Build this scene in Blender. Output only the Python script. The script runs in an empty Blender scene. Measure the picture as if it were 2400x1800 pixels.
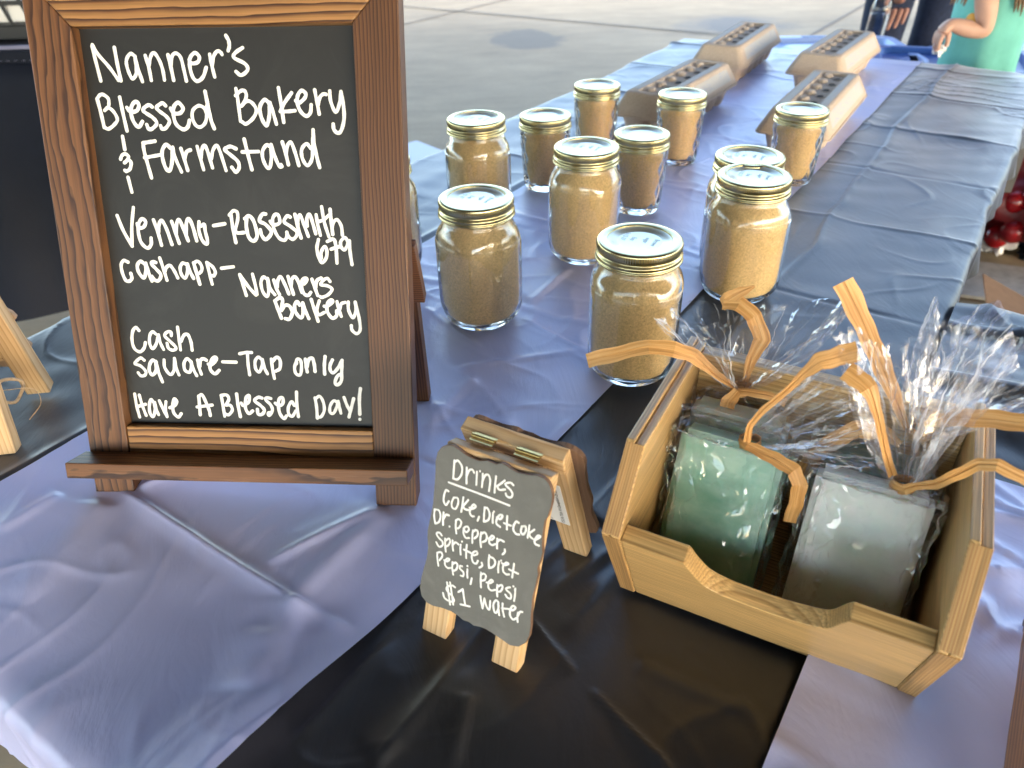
import bpy, bmesh, math, random
import numpy as np
from mathutils import Vector, Matrix
R = math.radians
rng = np.random.default_rng(7)
random.seed(7)
sc = bpy.context.scene
COL = sc.collection

# ------------------------------------------------------------------ camera, sky, sun, exposure
FWD = np.array([0.0, 0.81951426, -0.57305879]); RIGHT = np.array([0.9996529, -0.01509738, -0.02159031])
UP = np.array([0.02634525, 0.57285989, 0.81922981]); EYE = np.array([0.0, 0.0, 0.39643957]); FPX = 1792.86
cam = bpy.data.cameras.new("Camera"); camo = bpy.data.objects.new("Camera", cam); COL.objects.link(camo)
camo.matrix_world = Matrix(((RIGHT[0], UP[0], -FWD[0], EYE[0]), (RIGHT[1], UP[1], -FWD[1], EYE[1]),
                            (RIGHT[2], UP[2], -FWD[2], EYE[2]), (0, 0, 0, 1)))
cam.sensor_width = 9.8; cam.lens = 9.8 * FPX / 2400.0; cam.clip_start = 0.01; cam.clip_end = 500
cam.dof.use_dof = True; cam.dof.focus_distance = 0.56; cam.dof.aperture_fstop = 2.8
sc.camera = camo
SUN_EL, SUN_ROT = 27.0, 142.0
world = bpy.data.worlds.new("World"); sc.world = world; world.use_nodes = True
wn = world.node_tree; wn.nodes.clear()
sky = wn.nodes.new("ShaderNodeTexSky"); sky.sky_type = 'NISHITA'; sky.sun_disc = False
sky.sun_elevation = R(SUN_EL); sky.sun_rotation = R(SUN_ROT); sky.air_density = 1.0; sky.dust_density = 1.6; sky.ozone_density = 1.0
bg = wn.nodes.new("ShaderNodeBackground"); bg.inputs[1].default_value = 0.15
wo = wn.nodes.new("ShaderNodeOutputWorld")
wn.links.new(sky.outputs[0], bg.inputs[0]); wn.links.new(bg.outputs[0], wo.inputs[0])
sl = bpy.data.lights.new("Sun", 'SUN'); sl.energy = 1.0; sl.angle = R(20); sl.color = (1.0, 0.95, 0.87)
so = bpy.data.objects.new("Sun", sl); COL.objects.link(so)
# direction towards the sun for the Nishita convention: rotation measured from +Y towards +X
az = R(SUN_ROT); el = R(SUN_EL)
sdir = Vector((math.sin(az) * math.cos(el), math.cos(az) * math.cos(el), math.sin(el)))
so.rotation_euler = sdir.to_track_quat('Z', 'Y').to_euler()
sc.view_settings.view_transform = 'Standard'; sc.view_settings.look = 'None'
sc.view_settings.exposure = 2.95; sc.view_settings.gamma = 1.0
sc.render.engine = 'CYCLES'
cy = sc.cycles
cy.use_denoising = True
try: cy.denoiser = 'OPENIMAGEDENOISE'
except Exception: pass
cy.max_bounces = 16; cy.transmission_bounces = 12; cy.transparent_max_bounces = 40; cy.glossy_bounces = 6; cy.diffuse_bounces = 5
cy.sample_clamp_indirect = 6.0
cy.blur_glossy = 0.5

# ------------------------------------------------------------------ helpers: geometry of the photograph
def ray(px, py):
    return FWD + (px - 1200.0) / FPX * RIGHT - (py - 900.0) / FPX * UP
def onz(px, py, z=0.0):                       # point seen at a pixel on a horizontal plane (table top z = 0)
    d = ray(px, py); t = (z - EYE[2]) / d[2]; return EYE + t * d
def ony(px, py, y):                           # ... on a plane facing us at distance y
    d = ray(px, py); t = (y - EYE[1]) / d[1]; return EYE + t * d
A0 = np.array([-0.15176, 1.15026]); DL = np.array([0.56843, 0.82273]); DN = np.array([0.82273, -0.56843])
def tab(al, ac, z=0.0):                       # table coordinates: along the long side, across it
    q = A0 + al * DL + ac * DN; return np.array([q[0], q[1], z])
TANG = math.atan2(DL[1], DL[0])

def setp(o, label=None, cat=None, group=None, kind=None):
    if label: o['label'] = label
    if cat: o['category'] = cat
    if group: o['group'] = group
    if kind: o['kind'] = kind
    return o
def thing(name, label, cat, loc=(0, 0, 0), rz=0.0, group=None):
    o = bpy.data.objects.new(name, None); COL.objects.link(o); o.location = loc; o.rotation_euler = (0, 0, rz)
    o.empty_display_size = 0.05
    return setp(o, label, cat, group)
def mesh_obj(name, V, F, mat, parent=None, smooth=True, gc=None, sharp=None):
    me = bpy.data.meshes.new(name)
    me.from_pydata([tuple(map(float, v)) for v in V], [], [tuple(int(i) for i in f) for f in F]); me.update()
    if smooth: me.polygons.foreach_set('use_smooth', [True] * len(me.polygons))
    if gc is not None:
        at = me.attributes.new('gc', 'FLOAT_VECTOR', 'POINT')
        at.data.foreach_set('vector', np.asarray(gc, dtype=np.float32).ravel())
    if mat: me.materials.append(mat)
    o = bpy.data.objects.new(name, me); COL.objects.link(o)
    if parent: o.parent = parent
    if sharp is not None and smooth:
        try: me.set_sharp_from_angle(angle=R(sharp))
        except Exception: pass
    return o
def bm_obj(name, bm, mat, parent=None, smooth=False, gcf=None, sharp=35):
    me = bpy.data.meshes.new(name); bm.normal_update(); bm.to_mesh(me); bm.free()
    if gcf:
        at = me.attributes.new('gc', 'FLOAT_VECTOR', 'POINT')
        co = np.empty(len(me.vertices) * 3, dtype=np.float32); me.vertices.foreach_get('co', co)
        at.data.foreach_set('vector', np.asarray(gcf(co.reshape(-1, 3)), dtype=np.float32).ravel())
    if mat: me.materials.append(mat)
    if smooth:
        me.polygons.foreach_set('use_smooth', [True] * len(me.polygons))
        try: me.set_sharp_from_angle(angle=R(sharp))
        except Exception: pass
    o = bpy.data.objects.new(name, me); COL.objects.link(o)
    if parent: o.parent = parent
    return o
def grid_faces(nu, nv, wrapu=False, off=0):   # vertex index = i*nv + j
    F = []
    for i in range(nu if wrapu else nu - 1):
        k = (i + 1) % nu
        for j in range(nv - 1):
            F.append((off + i * nv + j, off + k * nv + j, off + k * nv + j + 1, off + i * nv + j + 1))
    return F
_gs = [0]
def prism(name, poly, P0, ax, ay, an, th, mat, parent, bev=0.0008, grain=0, seg=2, smooth=False):
    """polygon (2-D) in the plane P0 + x*ax + y*ay, extruded th along an; grain runs along axis `grain` of (ax, ay)"""
    bm = bmesh.new(); P0, ax, ay, an = (np.asarray(q, float) for q in (P0, ax, ay, an))
    a = [bm.verts.new(P0 + x * ax + y * ay) for x, y in poly]
    b = [bm.verts.new(P0 + x * ax + y * ay + th * an) for x, y in poly]
    n = len(poly)
    bm.faces.new(a); bm.faces.new(b[::-1])
    for i in range(n): bm.faces.new((a[i], b[i], b[(i + 1) % n], a[(i + 1) % n]))
    bmesh.ops.recalc_face_normals(bm, faces=bm.faces[:])
    if bev > 0:
        es = [e for e in bm.edges if len(e.link_faces) == 2 and e.calc_face_angle(0) > 0.5]
        bmesh.ops.bevel(bm, geom=es, offset=bev, segments=seg, affect='EDGES', profile=0.5)
    _gs[0] += 1; so_ = np.array([_gs[0] * 3.71, _gs[0] * 0.37, _gs[0] * 0.53]); g0 = grain
    def gcf(co):
        d = co - P0; x = d @ ax; y = d @ ay; z = d @ an
        g = (np.stack([x, y, z], -1) if g0 == 0 else (np.stack([y, x, z], -1) if g0 == 1 else np.stack([z, x, y], -1)))
        return g + so_
    return bm_obj(name, bm, mat, parent, smooth=smooth, gcf=gcf)
def rect(x0, y0, x1, y1): return [(x0, y0), (x1, y0), (x1, y1), (x0, y1)]
def lathe(name, prof, mat, parent=None, seg=64, rmod=None, closed=False, sharp=None, loc=None):
    """prof: list of (r, z); rmod(theta array, r, z) -> radius array"""
    th = np.linspace(0, 2 * np.pi, seg, endpoint=False); V = []; n = len(prof)
    for t in th:
        for r_, z in prof:
            rr = rmod(t, r_, z) if rmod else r_
            V.append((rr * math.cos(t), rr * math.sin(t), z))
    F = grid_faces(seg, n, True)
    if closed:
        for i in range(seg):
            k = (i + 1) % seg; F.append((i * n + n - 1, k * n + n - 1, k * n, i * n))
    else:
        if prof[0][0] > 1e-6: F.append(tuple(i * n for i in range(seg))[::-1])
        if prof[-1][0] > 1e-6: F.append(tuple(i * n + n - 1 for i in range(seg)))
    # merge pole vertices
    bm = bmesh.new(); vs = [bm.verts.new(v) for v in V]
    for f in F:
        try: bm.faces.new([vs[i] for i in f])
        except ValueError: pass
    bmesh.ops.remove_doubles(bm, verts=bm.verts[:], dist=1e-6)
    bmesh.ops.recalc_face_normals(bm, faces=bm.faces[:])
    o = bm_obj(name, bm, mat, parent, smooth=True, sharp=sharp or 180)
    return o
def loft(name, rings, mat, parent=None, cap0=True, cap1=True, smooth=True, sharp=None):
    n = len(rings[0]); m = len(rings); V = [p for r_ in rings for p in r_]
    F = []
    for i in range(m - 1):
        for j in range(n):
            k = (j + 1) % n; F.append((i * n + j, i * n + k, (i + 1) * n + k, (i + 1) * n + j))
    if cap0: F.append(tuple(range(n))[::-1])
    if cap1: F.append(tuple((m - 1) * n + j for j in range(n)))
    return mesh_obj(name, V, F, mat, parent, smooth, sharp=sharp)
def catmull(P, sub=6):
    P = [np.asarray(q, float) for q in P]
    if len(P) < 3: 
        return [P[0] + (P[-1] - P[0]) * t for t in np.linspace(0, 1, 4)]
    Q = [2 * P[0] - P[1]] + P + [2 * P[-1] - P[-2]]; out = []
    for i in range(1, len(Q) - 2):
        for s in range(sub):
            t = s / sub; a, b, c, d = Q[i - 1:i + 3]
            out.append(0.5 * (2 * b + (c - a) * t + (2 * a - 5 * b + 4 * c - d) * t * t + (3 * b - a - 3 * c + d) * t ** 3))
    out.append(P[-1]); return out
def skin_body(name, pts, edges, mat, parent, root=0, sub=2):
    """pts: list of (x,y,z,rx,ry); one continuous skinned surface"""
    me = bpy.data.meshes.new(name); me.from_pydata([p[:3] for p in pts], edges, []); me.update()
    o = bpy.data.objects.new(name, me); COL.objects.link(o); o.parent = parent
    sk = o.modifiers.new('Skin', 'SKIN'); sk.use_smooth_shade = True; sk.branch_smoothing = 0.4
    if not me.skin_vertices:
        return o
    for i, p in enumerate(pts):
        me.skin_vertices[0].data[i].radius = (p[3], p[4] if len(p) > 4 else p[3])
        me.skin_vertices[0].data[i].use_root = (i == root)
    ss = o.modifiers.new('Sub', 'SUBSURF'); ss.levels = sub; ss.render_levels = sub
    me.materials.append(mat); return o
class Noise:                                   # smooth random field (sum of random waves) for shaping cloth and film
    def __init__(s, seed, n=24, f=1.0, gain=0.62, oct_=4, dim=2, an=None):
        g = np.random.default_rng(seed); K = []; 
        for o_ in range(oct_):
            for _ in range(n // oct_ + 2):
                d = g.normal(size=dim)
                if an is not None: d = d * np.asarray(an)
                d = d / max(np.linalg.norm(d), 1e-6) * f * 2 ** o_ * (0.7 + 0.6 * g.random())
                if an is not None: d = d * np.asarray(an)
                K.append((d, g.random() * 6.283, gain ** o_))
        s.K = K; s.norm = math.sqrt(sum(k[2] ** 2 for k in K) / 2)
    def __call__(s, P):
        P = np.asarray(P, float); out = np.zeros(P.shape[:-1])
        for d, ph, a in s.K: out += a * np.sin(P @ d * 6.283 + ph)
        return out / s.norm

# ------------------------------------------------------------------ materials
def newmat(name):
    m = bpy.data.materials.new(name); m.use_nodes = True; nt = m.node_tree; nt.nodes.clear()
    out = nt.nodes.new('ShaderNodeOutputMaterial'); b = nt.nodes.new('ShaderNodeBsdfPrincipled')
    nt.links.new(b.outputs[0], out.inputs[0]); return m, nt, b
def N(nt, t, **kw):
    n = nt.nodes.new(t)
    for k, v in kw.items():
        if k.startswith('i_'):
            key = k[2:]; key = int(key) if key.isdigit() else key.replace('_', ' ')
            n.inputs[key].default_value = v
        else: setattr(n, k, v)
    return n
def ramp(nt, fac, stops):
    r_ = nt.nodes.new('ShaderNodeValToRGB'); e = r_.color_ramp.elements
    while len(e) < len(stops): e.new(0.5)
    for el_, (p, c) in zip(e, stops): el_.position = p; el_.color = (c[0], c[1], c[2], 1)
    nt.links.new(fac, r_.inputs[0]); return r_.outputs[0]
def mapv(nt, src, scale=(1, 1, 1), loc=(0, 0, 0)):
    m = N(nt, 'ShaderNodeMapping'); m.inputs['Scale'].default_value = scale; m.inputs['Location'].default_value = loc
    nt.links.new(src, m.inputs[0]); return m.outputs[0]
def mixc(nt, fac, a, b, mode='MIX'):
    m = N(nt, 'ShaderNodeMix', data_type='RGBA', blend_type=mode)
    for s, v in ((m.inputs[0], fac), (m.inputs[6], a), (m.inputs[7], b)):
        if hasattr(v, 'is_linked') or hasattr(v, 'links'): nt.links.new(v, s)
        elif isinstance(v, (int, float)): s.default_value = v
        else: s.default_value = (*v[:3], 1)
    return m.outputs[2]
def noise(nt, vec, scale, detail=4, rough=0.55, dist=0.0):
    n = N(nt, 'ShaderNodeTexNoise'); n.inputs['Scale'].default_value = scale; n.inputs['Detail'].default_value = detail
    n.inputs['Roughness'].default_value = rough; n.inputs['Distortion'].default_value = dist
    nt.links.new(vec, n.inputs['Vector']); return n.outputs[0]
def bump(nt, h, strength, dist, b):
    bn = N(nt, 'ShaderNodeBump'); bn.inputs['Strength'].default_value = strength; bn.inputs['Distance'].default_value = dist
    nt.links.new(h, bn.inputs['Height']); nt.links.new(bn.outputs[0], b.inputs['Normal']); return bn
def objco(nt): return N(nt, 'ShaderNodeTexCoord').outputs['Object']
def wood(name, stops, ring=150.0, rough=0.5, warp=0.012, spec=0.4, bumpd=0.0003, fiber=True, streak=0.35, dry=0.0, dryc=(0.36, 0.24, 0.16), dryt=0.62, drys=(9, 170, 170)):
    m, nt, b = newmat(name)
    a = N(nt, 'ShaderNodeAttribute', attribute_name='gc').outputs['Vector']
    w = noise(nt, mapv(nt, a, (6, 26, 26)), 1.0, 4, 0.55)
    sx = N(nt, 'ShaderNodeSeparateXYZ'); nt.links.new(a, sx.inputs[0])
    # growth rings cut by the board: distance across the grain, warped slowly along it
    m1 = N(nt, 'ShaderNodeMath', operation='MULTIPLY_ADD'); nt.links.new(w, m1.inputs[0]); m1.inputs[1].default_value = warp
    nt.links.new(sx.outputs[1], m1.inputs[2])
    m2 = N(nt, 'ShaderNodeMath', operation='MULTIPLY_ADD'); nt.links.new(sx.outputs[2], m2.inputs[0]); m2.inputs[1].default_value = 0.45
    nt.links.new(m1.outputs[0], m2.inputs[2])
    m3 = N(nt, 'ShaderNodeMath', operation='MULTIPLY'); nt.links.new(m2.outputs[0], m3.inputs[0]); m3.inputs[1].default_value = ring
    fr = N(nt, 'ShaderNodeMath', operation='FRACT'); nt.links.new(m3.outputs[0], fr.inputs[0])
    c = ramp(nt, fr.outputs[0], stops)
    fib = noise(nt, mapv(nt, a, (14, 900, 900)), 1.0, 3, 0.6)
    big = noise(nt, mapv(nt, a, (3, 40, 40)), 1.0, 2, 0.5)
    c = mixc(nt, streak, c, ramp(nt, fib, [(0.3, (0.35, 0.35, 0.35)), (0.7, (1.25, 1.2, 1.15))]), 'MULTIPLY')
    c = mixc(nt, 0.45, c, ramp(nt, big, [(0.25, (0.6, 0.58, 0.56)), (0.75, (1.3, 1.25, 1.2))]), 'MULTIPLY')
    if dry:
        dn = noise(nt, mapv(nt, a, drys, (3, 1, 2)), 1.0, 4, 0.7)
        c = mixc(nt, ramp(nt, dn, [(dryt, (0, 0, 0)), (dryt + .14, (dry, dry, dry))]), c, dryc)
    nt.links.new(c, b.inputs['Base Color']); b.inputs['Roughness'].default_value = rough
    b.inputs['Specular IOR Level'].default_value = spec
    hm = N(nt, 'ShaderNodeMath', operation='ADD'); nt.links.new(fib, hm.inputs[0]); nt.links.new(fr.outputs[0], hm.inputs[1])
    bump(nt, hm.outputs[0], 0.35, bumpd, b); return m
M = {}
M['easel'] = wood('stained_wood', [(0.0, (0.172, 0.080, 0.033)), (0.5, (0.132, 0.058, 0.023)), (0.80, (0.058, 0.025, 0.012)), (0.92, (0.036, 0.015, 0.009)), (1.0, (0.14, 0.068, 0.029))], ring=170, rough=0.42, warp=0.03, dry=0.4)
M['easel_rail'] = wood('stained_wood_rail', [(0.0, (0.38, 0.205, 0.075)), (0.55, (0.27, 0.135, 0.048)), (0.82, (0.085, 0.034, 0.014)), (0.94, (0.045, 0.018, 0.009)), (1.0, (0.35, 0.185, 0.068))], ring=190, rough=0.42, warp=0.012)  # rail wood: stronger grain, with light from above put into its lighter colour
M['easel_fine'] = wood('stained_wood_fine', [(0.0, (0.140, 0.066, 0.028)), (0.5, (0.105, 0.047, 0.020)), (0.85, (0.036, 0.014, 0.008)), (1.0, (0.15, 0.067, 0.028))], ring=420, rough=0.45, warp=0.008)
M['pine'] = wood('pine', [(0.0, (0.66, 0.47, 0.27)), (0.6, (0.60, 0.41, 0.22)), (0.9, (0.47, 0.29, 0.13)), (1.0, (0.64, 0.45, 0.25))], ring=260, rough=0.6, warp=0.01, streak=0.15)
M['bamboo'] = wood('bamboo', [(0.0, (0.63, 0.43, 0.19)), (0.5, (0.57, 0.375, 0.16)), (0.86, (0.40, 0.245, 0.095)), (1.0, (0.61, 0.41, 0.18))], ring=330, rough=0.38, warp=0.004, streak=0.7, dry=0.6, dryc=(0.27, 0.15, 0.06), dryt=0.64, drys=(30, 95, 95))
M['bamboo_end'] = wood('bamboo_end', [(0.0, (0.50, 0.32, 0.14)), (0.5, (0.44, 0.26, 0.10)), (0.9, (0.30, 0.16, 0.06)), (1.0, (0.48, 0.30, 0.13))], ring=700, rough=0.5, warp=0.004, streak=0.6)
M['mdf'] = wood('burnt_mdf', [(0.0, (0.23, 0.14, 0.09)), (0.5, (0.17, 0.10, 0.065)), (1.0, (0.20, 0.12, 0.08))], ring=300, rough=0.7, warp=0.01, streak=0.3)
M['mdf_back'] = wood('plywood_back', [(0.0, (0.40, 0.28, 0.19)), (0.5, (0.36, 0.25, 0.165)), (1.0, (0.38, 0.26, 0.17))], ring=120, rough=0.75, warp=0.02, streak=0.25)

def plain(name, col, rough=0.5, metal=0.0, spec=0.5, nsc=None, namt=0.25, bumpd=None, bsc=None, coat=0):
    m, nt, b = newmat(name); b.inputs['Base Color'].default_value = (*col, 1); b.inputs['Roughness'].default_value = rough
    b.inputs['Metallic'].default_value = metal; b.inputs['Specular IOR Level'].default_value = spec
    if nsc:
        v = noise(nt, objco(nt), nsc, 5)
        c = ramp(nt, v, [(0.25, [x * (1 - namt) for x in col]), (0.75, [min(1, x * (1 + namt)) for x in col])])
        nt.links.new(c, b.inputs['Base Color'])
    if bumpd: bump(nt, noise(nt, objco(nt), bsc or 200, 3), 0.5, bumpd, b)
    return m
M['chalk'] = plain('chalkboard', (0.0125, 0.012, 0.011), 0.48, 0, 0.5, 9, 0.12)
def smear(mt, amt, sc_):
    nt = mt.node_tree; b = [n for n in nt.nodes if n.type == 'BSDF_PRINCIPLED'][0]; src = b.inputs['Base Color'].links[0].from_socket
    co = objco(nt); v = noise(nt, mapv(nt, co, (1.0, 2.2, 0.8)), sc_, 5, 0.65, 1.5)
    nt.links.new(mixc(nt, ramp(nt, v, [(0.48, (0, 0, 0)), (0.72, (amt, amt, amt))]), src, (0.30, 0.30, 0.29)), b.inputs['Base Color'])
smear(M['chalk'], 0.035, 14)
M['chalk_small'] = plain('chalkboard_grey', (0.145, 0.146, 0.138), 0.75, 0, 0.3, 60, 0.10, 0.0002, 900)
smear(M['chalk_small'], 0.16, 40)
M['chalk_ink'] = plain('chalk_marker', (0.80, 0.81, 0.79), 0.6, 0, 0.3, 300, 0.06)
M['gold'] = plain('gold_band', (0.60, 0.52, 0.28), 0.27, 1.0)
M['lid'] = plain('lid_disc', (0.66, 0.655, 0.54), 0.38, 0.85)
M['ink'] = plain('marker_ink', (0.34, 0.36, 0.35), 0.5, 0.3)
M['brass'] = plain('brass', (0.60, 0.44, 0.17), 0.3, 1.0)
M['paper'] = plain('paper', (0.78, 0.78, 0.77), 0.7)
M['print'] = plain('print', (0.02, 0.02, 0.02), 0.7)
M['wraptie'] = None
def glassmat(name, col=(0.96, 0.985, 0.975), rough=0.0, ior=1.5):
    m, nt, b = newmat(name); b.inputs['Base Color'].default_value = (*col, 1); b.inputs['Roughness'].default_value = rough
    b.inputs['Transmission Weight'].default_value = 1.0; b.inputs['IOR'].default_value = ior; return m
M['glass'] = glassmat('jar_glass')
M['clear'] = glassmat('clear_plastic', (0.97, 0.985, 1.0), 0.03, 1.3)
def sugar(name, base, dark, sc_=520):
    m, nt, b = newmat(name); co = objco(nt)
    g = noise(nt, co, sc_, 4, 0.7); big = noise(nt, mapv(nt, co, (1, 1, 0.35)), 34, 3)
    v = N(nt, 'ShaderNodeTexVoronoi'); v.inputs['Scale'].default_value = 260; nt.links.new(co, v.inputs['Vector'])
    c = ramp(nt, g, [(0.33, [x * 0.68 for x in base]), (0.66, [min(1, x * 1.15) for x in base])])
    c = mixc(nt, ramp(nt, big, [(0.35, (0, 0, 0)), (0.75, (0.45, 0.45, 0.45))]), c, [x * 0.72 for x in base])
    c = mixc(nt, ramp(nt, v.outputs[0], [(0.05, (0.75, 0.75, 0.75)), (0.13, (0, 0, 0))]), c, dark)
    nt.links.new(c, b.inputs['Base Color']); b.inputs['Roughness'].default_value = 0.9; b.inputs['Specular IOR Level'].default_value = 0.2
    bump(nt, g, 0.6, 0.0006, b); return m
M['sugar'] = sugar('brown_sugar_mix', (0.92, 0.615, 0.305), (0.30, 0.11, 0.04))
M['sugar_pale'] = sugar('pale_sugar_mix', (0.80, 0.62, 0.37), (0.40, 0.22, 0.10))
M['sugar_dark'] = sugar('dark_sugar_mix', (0.76, 0.49, 0.23), (0.22, 0.09, 0.03))
def plastic_cloth(name, col, rough, weave=0.00004, spec=0.5, wr=0.0006, coat=0.0, sheen=0.0):
    m, nt, b = newmat(name); co = objco(nt)
    v = noise(nt, co, 5, 4); nt.links.new(ramp(nt, v, [(0.3, [x * 0.9 for x in col]), (0.7, [x * 1.08 for x in col])]), b.inputs['Base Color'])
    b.inputs['Specular IOR Level'].default_value = spec
    rr = N(nt, 'ShaderNodeMapRange'); nt.links.new(noise(nt, co, 14, 3), rr.inputs[0])
    rr.inputs[3].default_value = rough - 0.06; rr.inputs[4].default_value = rough + 0.08; nt.links.new(rr.outputs[0], b.inputs['Roughness'])
    b.inputs['Sheen Weight'].default_value = sheen; b.inputs['Sheen Roughness'].default_value = 0.32; b.inputs['Sheen Tint'].default_value = (0.74, 0.82, 1.0, 1); b.inputs['Coat Weight'].default_value = coat; b.inputs['Coat IOR'].default_value = 1.5; b.inputs['Coat Roughness'].default_value = rough * 0.9
    w1 = noise(nt, mapv(nt, co, (22, 9, 9)), 1.0, 5, 0.6, 0.8)
    rd = N(nt, 'ShaderNodeMath', operation='ABSOLUTE'); sb = N(nt, 'ShaderNodeMath', operation='SUBTRACT', i_1=0.5)
    nt.links.new(w1, sb.inputs[0]); nt.links.new(sb.outputs[0], rd.inputs[0])
    bump(nt, rd.outputs[0], 0.35, wr * 10, b); return m
M['black_cloth'] = plastic_cloth('black_plastic_cloth', (0.006, 0.0075, 0.0125), 0.46, spec=0.6, coat=0.5, wr=0.00045, sheen=0.48)
M['lav_cloth'] = plastic_cloth('lavender_plastic_cloth', (0.52, 0.555, 0.88), 0.40, wr=0.0004, spec=0.7, coat=0.25)
M['navy_cloth'] = plastic_cloth('dark_drape', (0.006, 0.008, 0.016), 0.6, spec=0.15)
# ------------------------------------------------------------------ the setting: concrete ground, roof
GZ = -0.74
m, nt, b = newmat('concrete'); co = objco(nt)
n1 = noise(nt, co, 0.9, 6, 0.6); n2 = noise(nt, mapv(nt, co, (3, 9, 3)), 1.0, 6, 0.65, 0.4); n3 = noise(nt, co, 60, 4, 0.7)
c = ramp(nt, n1, [(0.3, (0.275, 0.208, 0.125)), (0.7, (0.365, 0.282, 0.175))])
c = mixc(nt, 0.7, c, ramp(nt, n2, [(0.3, (0.78, 0.78, 0.79)), (0.7, (1.18, 1.17, 1.15))]), 'MULTIPLY')
c = mixc(nt, 0.5, c, ramp(nt, n3, [(0.3, (0.85, 0.85, 0.85)), (0.7, (1.1, 1.1, 1.1))]), 'MULTIPLY')
# an old damp stain and the oily floor patches
st = onz(1235, 92, GZ)
def blob(cx, cy, rx, ry, rot, soft=0.35):
    mp = N(nt, 'ShaderNodeMapping', vector_type='TEXTURE'); mp.inputs['Location'].default_value = (cx, cy, GZ)
    mp.inputs['Rotation'].default_value = (0, 0, rot); mp.inputs['Scale'].default_value = (rx, ry, 1)
    nt.links.new(co, mp.inputs[0]); ln = N(nt, 'ShaderNodeVectorMath', operation='LENGTH'); nt.links.new(mp.outputs[0], ln.inputs[0])
    ad = N(nt, 'ShaderNodeMath', operation='MULTIPLY_ADD'); nt.links.new(noise(nt, co, 6, 4), ad.inputs[0]); ad.inputs[1].default_value = 0.7
    nt.links.new(ln.outputs['Value'], ad.inputs[2])
    return ramp(nt, ad.outputs[0], [(1.2 - soft, (0.75, 0.75, 0.75)), (1.25, (0, 0, 0))])
c = mixc(nt, blob(st[0], st[1], 0.42, 0.62, 0.2), c, (0.150, 0.128, 0.098))
s2_ = onz(1720, 60, GZ); c = mixc(nt, blob(s2_[0], s2_[1], 0.8, 0.7, 0.5, 0.6), c, (0.15, 0.144, 0.134))
nt.links.new(c, b.inputs['Base Color']); b.inputs['Roughness'].default_value = 0.85; bump(nt, n3, 0.5, 0.004, b)
M['concrete'] = m
GV = [(-150, -60, GZ), (150, -60, GZ), (150, 250, GZ), (-150, 250, GZ)]
setp(mesh_obj('ground', GV, [(0, 1, 2, 3)], M['concrete'], smooth=False), kind='structure')
# saw-cut joints: thin dark strips lying on the slab
M['joint'] = plain('joint_filler', (0.16, 0.128, 0.09), 0.9, nsc=20)
JV, JF = [], []
def joint(p, q, w=0.028, ext=6.0):
    p, q = p[:2], q[:2]; d = (q - p) / np.linalg.norm(q - p); n_ = np.array([-d[1], d[0]]) * w / 2; p = p - d * ext; q = q + d * ext; k = len(JV)
    for a in (p - n_, q - n_, q + n_, p + n_): JV.append((a[0], a[1], GZ + 0.004))
    JF.append((k, k + 1, k + 2, k + 3))
joint(onz(947, 58, GZ), onz(1168, 4, GZ)); joint(onz(1907, 80, GZ), onz(2027, 11, GZ))
setp(mesh_obj('ground_joints', JV, JF, M['joint'], smooth=False), kind='structure')
JV, JF = [], []
joint(onz(1370, 54, GZ), onz(1696, 83, GZ), 0.03, 4)
setp(mesh_obj('ground_joints', [(v[0], v[1], GZ + 0.008) for v in JV], JF, M['joint'], smooth=False), kind='structure')
# the open-sided shelter's roof over the stall: corrugated sheet on purlins
RZ = 2.75; RY0, RY1, RX = -9.5, 2.6, 12.0
M['roof_sheet'] = plain('roof_sheet', (0.11, 0.105, 0.10), 0.45, 0.0, 0.5, 2.0, 0.2)
xs = np.arange(-RX, RX, 0.05); V = []
for x in xs:
    z = RZ + 0.012 * math.sin(x / 0.2 * 6.283)
    for y, dz in ((RY0, 0.30), (RY1, 0.0)): V.append((x, y, z + dz))
rf = mesh_obj('ceiling', V, grid_faces(len(xs), 2), M['roof_sheet']); setp(rf, kind='structure')
xs = np.arange(-RX, -1.3, 0.05); V = []  # unseen left wing of the roof, added to darken reflections in the cloth
for x in xs:
    z = RZ + 0.012 * math.sin(x / 0.2 * 6.283)
    for y, dz in ((RY1 + .002, -0.02), (8.5, -0.16)): V.append((x, y, z + dz))
setp(mesh_obj('ceiling', V, grid_faces(len(xs), 2), M['roof_sheet']), kind='structure')
M['steel'] = plain('painted_steel', (0.22, 0.21, 0.20), 0.5, 0, 0.5)
bm = bmesh.new()
for k in range(7):
    y = RY0 + 0.3 + k * (RY1 - RY0 - 0.4) / 6
    z = RZ + 0.30 * (RY1 - y) / (RY1 - RY0) - 0.11
    q = bmesh.ops.create_cube(bm, size=1.0, matrix=Matrix.Translation((0, y, z)) @ Matrix.Diagonal((RX * 2, 0.07, 0.16, 1)))
setp(bm_obj('ceiling_beams', bm, M['steel']), kind='structure')

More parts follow.
